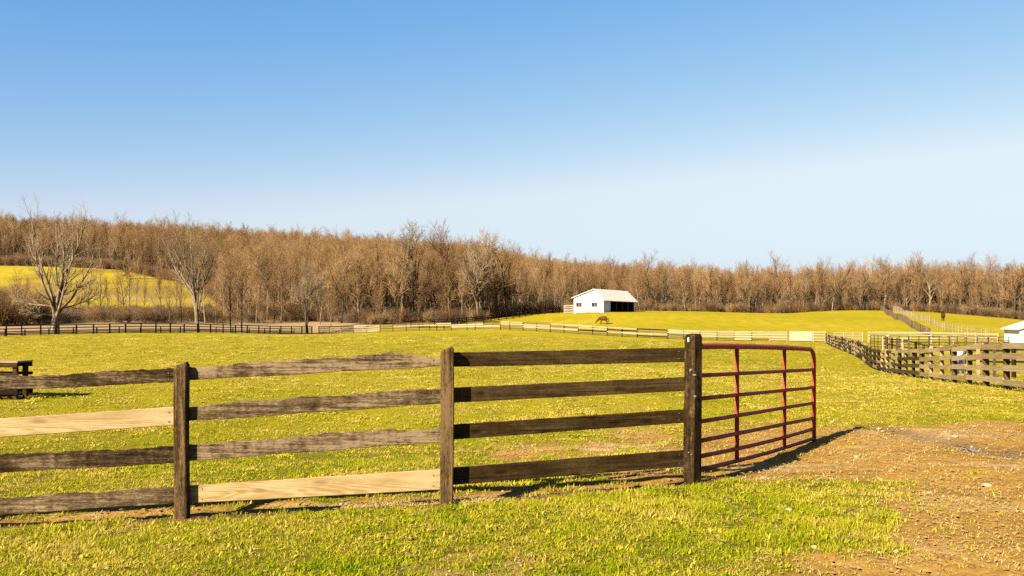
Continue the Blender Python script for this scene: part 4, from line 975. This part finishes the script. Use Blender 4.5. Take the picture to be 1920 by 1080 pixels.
# --- the front ranks of the wood, one by one
rf = np.random.default_rng(5); got = []
while len(got) < 265:
    px = rf.uniform(560, 1990); e = float(edge_y(px)); Y = e + 1.5 + rf.exponential(6.5)
    x = wx(px, Y)
    if all((x - a) ** 2 + (Y - b) ** 2 > 4 for a, b in got): got.append((x, Y))
for i, (x, Y) in enumerate(got):
    h = (random.uniform(9.5, 14.5) if random.random() < .6 else random.uniform(5, 9)) * (1 if 960 + F * x / Y < 960 or 960 + F * x / Y > 1640 else .9)
    k = random.randrange(9)
    if i % 3 == 0:
        q = i // 3 % 4; h = max(h, 10.0) * random.uniform(.95, 1.08); place_tree('wood_tree', wood_label(960 + F * x / Y, h, (0, 0, 1, 0)[q]), x, Y - 1.5, h, edge[q], 'trees of the wood edge', hp=16.5); continue
    place_tree('wood_tree', wood_label(960 + F * x / Y, h, k), x, Y, h, protos[k], 'trees of the wood edge', w=random.uniform(.75, 1.05))

# ------------------------------------------------------------------ scattered masses (geometry nodes on points)
def proto_collection(name, meshes):
    c = bpy.data.collections.new(name)
    for i, me in enumerate(meshes):
        o = bpy.data.objects.new('%s_%02d' % (name, i), me); c.objects.link(o)
    return c
def scatter(name, pts, rot, scl, idx, coll, label, cat):
    me = bpy.data.meshes.new(name); n = len(pts)
    me.vertices.add(n); me.vertices.foreach_set('co', np.asarray(pts, np.float32).ravel())
    a = me.attributes.new('rot', 'FLOAT_VECTOR', 'POINT'); a.data.foreach_set('vector', np.asarray(rot, np.float32).ravel())
    a = me.attributes.new('scl', 'FLOAT_VECTOR', 'POINT'); a.data.foreach_set('vector', np.asarray(scl, np.float32).ravel())
    a = me.attributes.new('idx', 'INT', 'POINT'); a.data.foreach_set('value', np.asarray(idx, np.int32))
    o = obj(name, me); tag(o, label, cat, kind='stuff')
    ng = bpy.data.node_groups.new(name, 'GeometryNodeTree')
    ng.interface.new_socket('Geometry', in_out='INPUT', socket_type='NodeSocketGeometry'); ng.interface.new_socket('Geometry', in_out='OUTPUT', socket_type='NodeSocketGeometry')
    n_ = ng.nodes; l = ng.links; gi = n_.new('NodeGroupInput'); go = n_.new('NodeGroupOutput')
    ci = n_.new('GeometryNodeCollectionInfo'); ci.inputs['Collection'].default_value = coll; ci.inputs['Separate Children'].default_value = True; ci.inputs['Reset Children'].default_value = True
    ip = n_.new('GeometryNodeInstanceOnPoints'); ip.inputs['Pick Instance'].default_value = True
    def na(nm, t):
        x = n_.new('GeometryNodeInputNamedAttribute'); x.data_type = t; x.inputs['Name'].default_value = nm; return [s for s in x.outputs if s.enabled and s.name == 'Attribute'][0]
    l.new(gi.outputs[0], ip.inputs['Points']); l.new(ci.outputs[0], ip.inputs['Instance']); l.new(na('idx', 'INT'), ip.inputs['Instance Index'])
    e2r = n_.new('FunctionNodeEulerToRotation'); l.new(na('rot', 'FLOAT_VECTOR'), e2r.inputs[0]); l.new(e2r.outputs[0], ip.inputs['Rotation'])
    l.new(na('scl', 'FLOAT_VECTOR'), ip.inputs['Scale']); l.new(ip.outputs[0], go.inputs[0])
    md = o.modifiers.new('scatter', 'NODES'); md.node_group = ng
    return o
def joined(ms):
    """trunk + crown in one mesh with two material slots, for the far wood"""
    V, Fq, mi, b = [], [], [], 0
    for k, me in enumerate(ms):
        v = np.empty(len(me.vertices) * 3, np.float32); me.vertices.foreach_get('co', v); f = np.empty(len(me.loops), np.int32); me.loops.foreach_get('vertex_index', f)
        V.append(v.reshape(-1, 3)); Fq.append(f.reshape(-1, 4) + b); mi += [k] * len(me.polygons); b += len(me.vertices)
    return mesh_from('far_tree', np.concatenate(V), np.concatenate(Fq), [ms[0].materials[0], ms[1].materials[0]], True, mi)
far_c = proto_collection('far_tree_kinds', [joined(m) for m in protos])
NW = 7500
yy = np.sqrt(rf.uniform(175 ** 2, 540 ** 2, NW * 3)); xx = rf.uniform(-.66, .66, NW * 3) * yy
px_ = 960 + F * xx / yy
k = yy > edge_y(px_) + 9 + rf.exponential(5, len(yy))
k &= (px_ < 600) | (yy < 520)
xx, yy = xx[k][:NW], yy[k][:NW]
zz = gz(xx, yy); n = len(xx)
hh = rf.uniform(.62, 1.0, n) * np.where(rf.random(n) < .10, 1.2, 1.0); px_ = 960 + F * xx / yy; hh *= np.interp(px_, [0, 900, 1050, 1550, 1700, 1900], [1, .98, .80, .77, .88, .86])
under = rf.random(n) < np.where(yy < edge_y(px_) + 45, .38, .1); hh = np.where(under, hh * rf.uniform(.35, .6, n), hh)
ww = hh * rf.uniform(.85, 1.25, n)
scatter('bare_woodland', np.c_[xx, yy, zz], np.c_[rf.normal(0, .03, n), rf.normal(0, .03, n), rf.uniform(0, 6.28, n)], np.c_[ww, ww, hh], rf.integers(0, 9, n), far_c, 'bare brown winter wood covering the ridge', 'woodland')
# undergrowth: many-stemmed bare bushes
bush = []
for i in range(5):
    r = random.Random(300 + i); t = Tree(400 + i)
    bs = [dict(n=4, wob=.12, up=.05, taper=.8), dict(n=3, wob=.16, up=.06, taper=.75, cnt=(5, 7), t0=.2, ang=(25, 50), len=(.4, .65), rad=.5, fall=.4), dict(n=2, wob=.2, up=.05, taper=.6, cnt=(5, 7), t0=.15, ang=(25, 55), len=(.45, .7), rad=.4, abs=.014, fall=.3)]
    for s in range(13):
        a = r.uniform(0, 6.28); t.grow(Vector((r.gauss(0, .35), r.gauss(0, .35), -.1)), Vector((math.cos(a) * .45, math.sin(a) * .45, 1)), r.uniform(1.8, 3.2), .03, 0, bs)
    V, Fq, b = [], [], 0
    for pts, rad, lev in t.b:
        v, f = tube_arrays([tuple(p) for p in pts], [max(q, .009) for q in rad], 3); V.append(v); Fq.append(f + b); b += len(v)
    bush.append(mesh_from('bush', np.concatenate(V), np.concatenate(Fq), [(M_BRUSH, M_TWIGRED, M_TWIGGREY, M_BRUSH, M_TWIG)[i]], True))
bush_c = proto_collection('bush_kinds', bush)
bx_, by_, bs_ = [], [], []
for _ in range(1000):       # scrub behind the black fence
    px = rf.uniform(-140, 640); lo = float(f1y(px)) + 30; hi = float(np.interp(px, [-500, 0, 200, 330, 420, 560, 640], [232, 228, 226, 240, 262, 290, 200]))
    Y = lo + (hi - lo) * rf.random(); bx_.append(wx(px, Y)); by_.append(Y); bs_.append(rf.uniform(.35, .95) * (2.0 if px < 70 and Y < 185 else 1) * (.6 if Y > 190 else 1))
for _ in range(650):       # along the foot of the wood
    px = rf.uniform(545, 2000); e = float(edge_y(px)); Y = e + rf.exponential(7) - 1.0; bx_.append(wx(px, Y)); by_.append(Y); bs_.append(rf.uniform(.3, .9))
for _ in range(700):       # above the hillside meadow
    px = rf.uniform(-140, 560); e = float(edge_y(px)); Y = e + rf.exponential(7) - 2; bx_.append(wx(px, Y)); by_.append(Y); bs_.append(rf.uniform(.5, 1.2))
bx_, by_, bs_ = map(np.array, (bx_, by_, bs_)); n = len(bx_)
scatter('undergrowth', np.c_[bx_, by_, gz(bx_, by_)], np.c_[np.zeros(n), np.zeros(n), rf.uniform(0, 6.28, n)], np.c_[bs_ * 1.2, bs_ * 1.2, bs_], rf.integers(0, 5, n), bush_c, 'tangled bare brush behind the black fence and at the foot of the wood', 'brush')
# saplings in the scrub, told apart one by one
sap = [(28, 160, 9, 5), (52, 166, 8, 1), (128, 168, 9, 7), (165, 176, 11, 8), (232, 182, 11, 2), (256, 190, 12, 1), (303, 176, 12, 7), (330, 188, 11, 4), (385, 172, 11, 2), (420, 186, 12, 5), (445, 192, 13, 1), (465, 188, 12, 8), (512, 196, 13, 3), (545, 200, 14, 4), (578, 190, 13, 6), (185, 172, 10, 3), (205, 178, 8, 6), (222, 170, 9, 1), (243, 168, 13, 4), (268, 176, 9, 7), (290, 182, 8, 2), (318, 172, 8.5, 5), (340, 176, 9, 0), (150, 180, 7, 2), (405, 178, 9, 1), (480, 186, 9, 7), (500, 176, 7, 4), (600, 186, 12, 2), (620, 181, 9, 8)]
for px, Y, h, k in sap:
    zone = 'in the brush beyond the huge many-stemmed tree' if px < 97 else 'between the huge many-stemmed tree and the vase-shaped tree' if px < 366 else 'between the vase-shaped tree and the small forked tree' if px < 569 else 'beyond the small forked tree'
    place_tree('sapling', '%s young bare tree %s' % ('short thin' if h < 9 else 'thin' if h < 12 else 'tall thin', zone), wx(px, Y), Y, h, protos[k], 'young trees in the scrub', w=.7)

# a few evergreens in the wood
M_CEDAR = bark('cedar_green', (.012, .020, .006), (.035, .05, .014), (.07, .085, .025), 1)
def cedar(seed, H):
    r = random.Random(seed); t = Tree(seed); v, f = [], []
    t.grow(Vector((0, 0, -.2)), Vector((0, 0, 1)), H, .14, 0, [dict(n=6, wob=.02, up=0, taper=.9)])
    for i in range(2600):
        z = H * (.08 + .92 * r.random()); rad = (1 - z / H) ** .75 * H * .22 * math.sqrt(r.random()) * (.8 + .4 * math.sin(z * 3 + seed)); a = r.uniform(0, 6.28)
        c = Vector((rad * math.cos(a), rad * math.sin(a), z)); d = Vector((r.gauss(0, 1), r.gauss(0, 1), r.gauss(.3, .6))).normalized(); e = d.orthogonal().normalized(); s = r.uniform(.12, .26); b = len(v)
        v += [tuple(c - d * s), tuple(c + e * s * .35), tuple(c + d * s), tuple(c - e * s * .35)]; f.append((b, b + 1, b + 2, b + 3))
    pts, rad_, _ = t.b[0]; tv, tf = tube_arrays([tuple(p) for p in pts], rad_, 6)
    return mesh_from('trunk', tv, tf, [M_BARKDK], True), mesh_from('crown', v, f, [M_CEDAR])
cd = cedar(5, 9.0)
for px, Y, h in ((238, 352, 9), (215, 392, 8), (336, 372, 10), (556, 330, 8), (590, 336, 8), (600, 320, 7), (1000, 226, 5)):
    place_tree('evergreen_tree', 'dark green evergreen among the bare trees of the wood', wx(px, Y), Y, h, cd, 'evergreens in the wood', hp=9.0)

# ------------------------------------------------------------------ grass, leaves, stones
def grass_mat():
    m, n, l = mat('grass_blades')
    oi = n.new('ShaderNodeObjectInfo'); g = n.new('ShaderNodeNewGeometry'); pos = g.outputs['Position']
    big = noise(n, l, pos, .38, 5, .65); md = noise(n, l, pos, 3.0, 3, .6); br = N(n, 'ShaderNodeAttribute', attribute_name='tint')
    f = math_(n, l, 'ADD', math_(n, l, 'MULTIPLY', math_(n, l, 'SUBTRACT', big, .235), .95), math_(n, l, 'MULTIPLY', md, .35))
    f = math_(n, l, 'ADD', f, math_(n, l, 'MULTIPLY', oi.outputs['Random'], .12)); f = math_(n, l, 'ADD', f, math_(n, l, 'MULTIPLY', br.outputs['Fac'], .28))
    sx = n.new('ShaderNodeSeparateXYZ'); l.new(pos, sx.inputs[0])
    f = math_(n, l, 'ADD', f, math_(n, l, 'MULTIPLY', math_(n, l, 'MINIMUM', math_(n, l, 'MAXIMUM', math_(n, l, 'SUBTRACT', sx.outputs[1], 8.9), -6.0), 12.0), .0105))
    col = ramp(n, l, f, [(.33, (.11, .185, .002)), (.46, (.235, .305, .003)), (.57, (.345, .35, .005)), (.68, (.46, .37, .012)), (.82, (.60, .43, .09))])
    p = finish(n, l, col, .8, spec=.02)
    tr = n.new('ShaderNodeBsdfTranslucent'); l.new(mix(n, l, col, (ALB, ALB, ALB), 1.0, 'MULTIPLY'), tr.inputs[0]); ms = n.new('ShaderNodeMixShader'); ms.inputs[0].default_value = .3
    out = [x for x in n if x.type == 'OUTPUT_MATERIAL'][0]; l.new(p.outputs[0], ms.inputs[1]); l.new(tr.outputs[0], ms.inputs[2]); l.new(ms.outputs[0], out.inputs[0]); return m
M_GRASS = grass_mat()
def tuft(seed, nb, spread, h, w, lean=.5):
    r = random.Random(seed); v, f, tint = [], [], []
    for _ in range(nb):
        a = r.uniform(0, 6.28); rr = spread * math.sqrt(r.random()); bx, by = rr * math.cos(a), rr * math.sin(a)
        la = r.uniform(0, 6.28); ln = abs(r.gauss(0, lean)); hh = h * r.uniform(.45, 1.15); ww = w * r.uniform(.7, 1.3); tn = r.random() if r.random() > .10 else 1.25
        px_, py_ = -math.sin(la + r.uniform(-.6, .6)), math.cos(la); b = len(v)
        for t, wf in ((0, 1), (.5, .85), (1, .08)):
            ox = math.cos(la) * ln * hh * t ** 1.6; oy = math.sin(la) * ln * hh * t ** 1.6; z = hh * t * (1 - .25 * ln * t)
            v += [(bx + ox - px_ * ww * wf / 2, by + oy - py_ * ww * wf / 2, z - .006), (bx + ox + px_ * ww * wf / 2, by + oy + py_ * ww * wf / 2, z - .006)]; tint += [tn, tn]
        f += [(b, b + 1, b + 3, b + 2), (b + 2, b + 3, b + 5, b + 4)]
    me = mesh_from('tuft', v, f, [M_GRASS], True); a = me.attributes.new('tint', 'FLOAT', 'POINT'); a.data.foreach_set('value', np.array(tint, np.float32)); return me
near_c = proto_collection('grass_tuft_kinds', [tuft(1, 26, .07, .034, .0045, 1.0), tuft(2, 24, .075, .027, .005, 1.3), tuft(3, 30, .06, .040, .0045, .8), tuft(4, 18, .08, .022, .0055, 1.6), tuft(5, 30, .05, .055, .0048, .7), tuft(6, 22, .09, .040, .012, 1.1)])
def grass_points(y0, y1, dens, half=.66):
    A = half * (y1 * y1 - y0 * y0); n = int(A * dens)
    y = np.sqrt(rf.uniform(y0 * y0, y1 * y1, n)); x = rf.uniform(-half, half, n) * y
    keep = rf.random(n) > dirt_at(x, y) * .965
    keep &= rf.random(n) > .35 * smooth(.45, .7, fbm(x * 1.7, y * 1.7, 77))
    return x[keep], y[keep]
gxs, gys, gss, gis = [], [], [], []
for y0, y1, dn, sw, sh in ((4.7, 8.4, 520, .95, .78), (8.4, 12, 260, 1.15, .75), (12, 18, 90, 1.6, .66), (18, 28, 34, 2.3, .62), (28, 46, 13, 3.4, .66), (46, 75, 4.2, 5.5, .75), (75, 125, 1.1, 9.5, .9)):
    x, y = grass_points(y0, y1, dn); n = len(x); s = rf.uniform(.7, 1.25, n)
    fd, wt = fence_dist(x, y); lush = smooth(.5, .75, fbm(x * .8, y * .8, 55))
    tall_ = 1 + .9 * lush * (y < 12) + .5 * (np.abs(fd + .12) < .25) * wt
    ii_ = rf.choice(6, n, p=[.24, .24, .2, .18, .08, .06]); ii_ = np.where((lush > .6) & (fd > .8) & (rf.random(n) < .45), 5, ii_)
    gxs.append(x); gys.append(y); gss.append(np.c_[s * sw, s * sw, s * sh * tall_]); gis.append(ii_)
x = np.concatenate(gxs); y = np.concatenate(gys); n = len(x)
scatter('grass', np.c_[x, y, gz(x, y)], np.c_[rf.normal(0, .1, n), rf.normal(0, .1, n), rf.uniform(0, 6.28, n)], np.concatenate(gss), np.concatenate(gis), near_c, 'short patchy pasture grass, green turning to straw', 'grass')
print('grass tufts', n)
# straw, dead leaves, clods
M_STRAW = simple('dead_straw', (.50, .33, .10), .8, .25, 30); M_LEAF = simple('dead_leaf', (.44, .28, .085), .8, .3, 40); M_CLOD = simple('soil_clod', (.19, .10, .025), .95, .3, 30, .1); M_STONE = simple('pale_stone', (.38, .27, .13), .85, .15, 14)
def straw_mesh(seed):
    r = random.Random(seed); v, f = [], []
    for _ in range(7):
        a = r.uniform(0, 6.28); L = r.uniform(.015, .05); w = r.uniform(.0012, .0026); c = Vector((r.gauss(0, .045), r.gauss(0, .045), r.uniform(.004, .016))); d = Vector((math.cos(a), math.sin(a), r.gauss(0, .22))); e = Vector((-d.y, d.x, 0)).normalized() * w; b = len(v)
        v += [tuple(c - d * L / 2 - e), tuple(c - d * L / 2 + e), tuple(c + Vector((0, 0, .004)) - e), tuple(c + Vector((0, 0, .004)) + e), tuple(c + d * L / 2 - e), tuple(c + d * L / 2 + e)]
        f += [(b, b + 1, b + 3, b + 2), (b + 2, b + 3, b + 5, b + 4)]
    return mesh_from('straw', v, f, [M_STRAW])
def leaf_mesh(seed):
    r = random.Random(seed); v, f = [], []
    for _ in range(3):
        c = Vector((r.gauss(0, .08), r.gauss(0, .08), .012)); a = r.uniform(0, 6.28); L = r.uniform(.010, .024); ca, sa = math.cos(a), math.sin(a); cu = r.uniform(.15, .6); b = len(v)
        for (u, w) in ((-1, 0), (-.4, .5), (-.4, -.5), (.3, .48), (.3, -.48), (1, 0)):
            q = (u * L, w * L); z = cu * L * (abs(w) * 1.1 + .35 * u * u); v.append((c.x + q[0] * ca - q[1] * sa, c.y + q[0] * sa + q[1] * ca, c.z + z))
        f += [(b, b + 2, b + 1), (b + 1, b + 2, b + 4, b + 3), (b + 3, b + 4, b + 5)]
    return mesh_from('leaf', v, f, [M_LEAF])
def rock_mesh(name, seed, m, flat=.6, sub=2):
    bm = bmesh.new(); bmesh.ops.create_icosphere(bm, subdivisions=sub, radius=1); r = random.Random(seed); o = Vector((r.uniform(0, 50),) * 3)
    from mathutils import noise as mn
    for v in bm.verts: v.co *= 1 + .38 * mn.noise(v.co * 1.3 + o) + .12 * mn.noise(v.co * 3.7 + o); v.co.z *= flat
    me = bpy.data.meshes.new(name); bm.to_mesh(me); bm.free(); me.materials.append(m); me.polygons.foreach_set('use_smooth', np.full(len(me.polygons), True)); return me
lit_c = proto_collection('litter_kinds', [straw_mesh(1), straw_mesh(2), straw_mesh(3), leaf_mesh(4), leaf_mesh(5)] + [rock_mesh('clod', 20 + i, M_CLOD, .6, 1) for i in range(2)] + [rock_mesh('pebble', 30, M_STONE, .6, 1)])
lx_, ly_, ls_, li_ = [], [], [], []
for y0, y1, dn, grow in ((4.7, 9, 200, 1), (9, 15, 85, 1.5), (15, 26, 16, 2.4)):
    A = .66 * (y1 * y1 - y0 * y0); n = int(A * dn); y = np.sqrt(rf.uniform(y0 * y0, y1 * y1, n)); x = rf.uniform(-.66, .66, n) * y; d = dirt_at(x, y)
    keep = rf.random(n) < (.12 + .88 * d) * (1 - .85 * churned_shade(x, y)); x, y, d = x[keep], y[keep], d[keep]; n = len(x)
    q = rf.random(n); ii_ = np.where(q < .58, rf.integers(0, 3, n), np.where(q < .76, rf.integers(3, 5, n), np.where(q < .955, rf.integers(5, 7, n), 7)))
    s = rf.uniform(.6, 1.3, n) * grow ** .5; s = np.where(ii_ >= 5, rf.uniform(.006, .02, n) * rf.uniform(.6, 1.5, n) * (d > .3), s)
    lx_.append(x); ly_.append(y); ls_.append(s); li_.append(ii_)
n = 700; x = rf.uniform(-1.5, -.15, n); y = 8.1 + np.abs(rf.normal(0, .22, n))      # trampled hay by the middle post
lx_.append(x); ly_.append(y); ls_.append(rf.uniform(.8, 1.5, n)); li_.append(rf.integers(0, 3, n))
x, y, s, ii_ = map(np.concatenate, (lx_, ly_, ls_, li_)); k = s > .003; x, y, s, ii_ = x[k], y[k], s[k], ii_[k]; n = len(x)
scatter('straw_and_leaf_litter', np.c_[x, y, gz(x, y) + .002], np.c_[np.zeros(n), np.zeros(n), rf.uniform(0, 6.28, n)], np.c_[s, s, s], ii_, lit_c, 'loose straw, dead leaves and clods on the bare soil', 'litter')
# stones one can pick out
st = [(1607, 858, .05), (1850, 912, .055), (1648, 799, .05), (1655, 804, .045), (1822, 834, .035), (1790, 820, .055), (1828, 800, .04), (1692, 805, .035), (1772, 815, .03), (1743, 926, .03), (1431, 897, .03), (1560, 792, .04), (1527, 1027, .03), (1480, 957, .035), (1744, 870, .022), (1700, 900, .022)]
rk = [rock_mesh('stone', 60 + i, M_STONE, .55) for i in range(4)]
for i, (px, py, r) in enumerate(st):
    Y = EYE * F / (py - HZ)
    for _ in range(4): Y = (EYE - G(wx(px, Y), Y)) * F / (py - HZ)
    x = wx(px, Y); o = obj('stone', rk[i % 4]); o.location = (x, Y, G(x, Y) + r * .22); o.scale = (r * random.uniform(.8, 1.2), r * .85, r * .8); o.rotation_euler = (0, 0, random.uniform(0, 6.28))
    tag(o, 'pale rounded stone lying on the bare soil around the open gate', 'stone', 'stones on the bare soil')
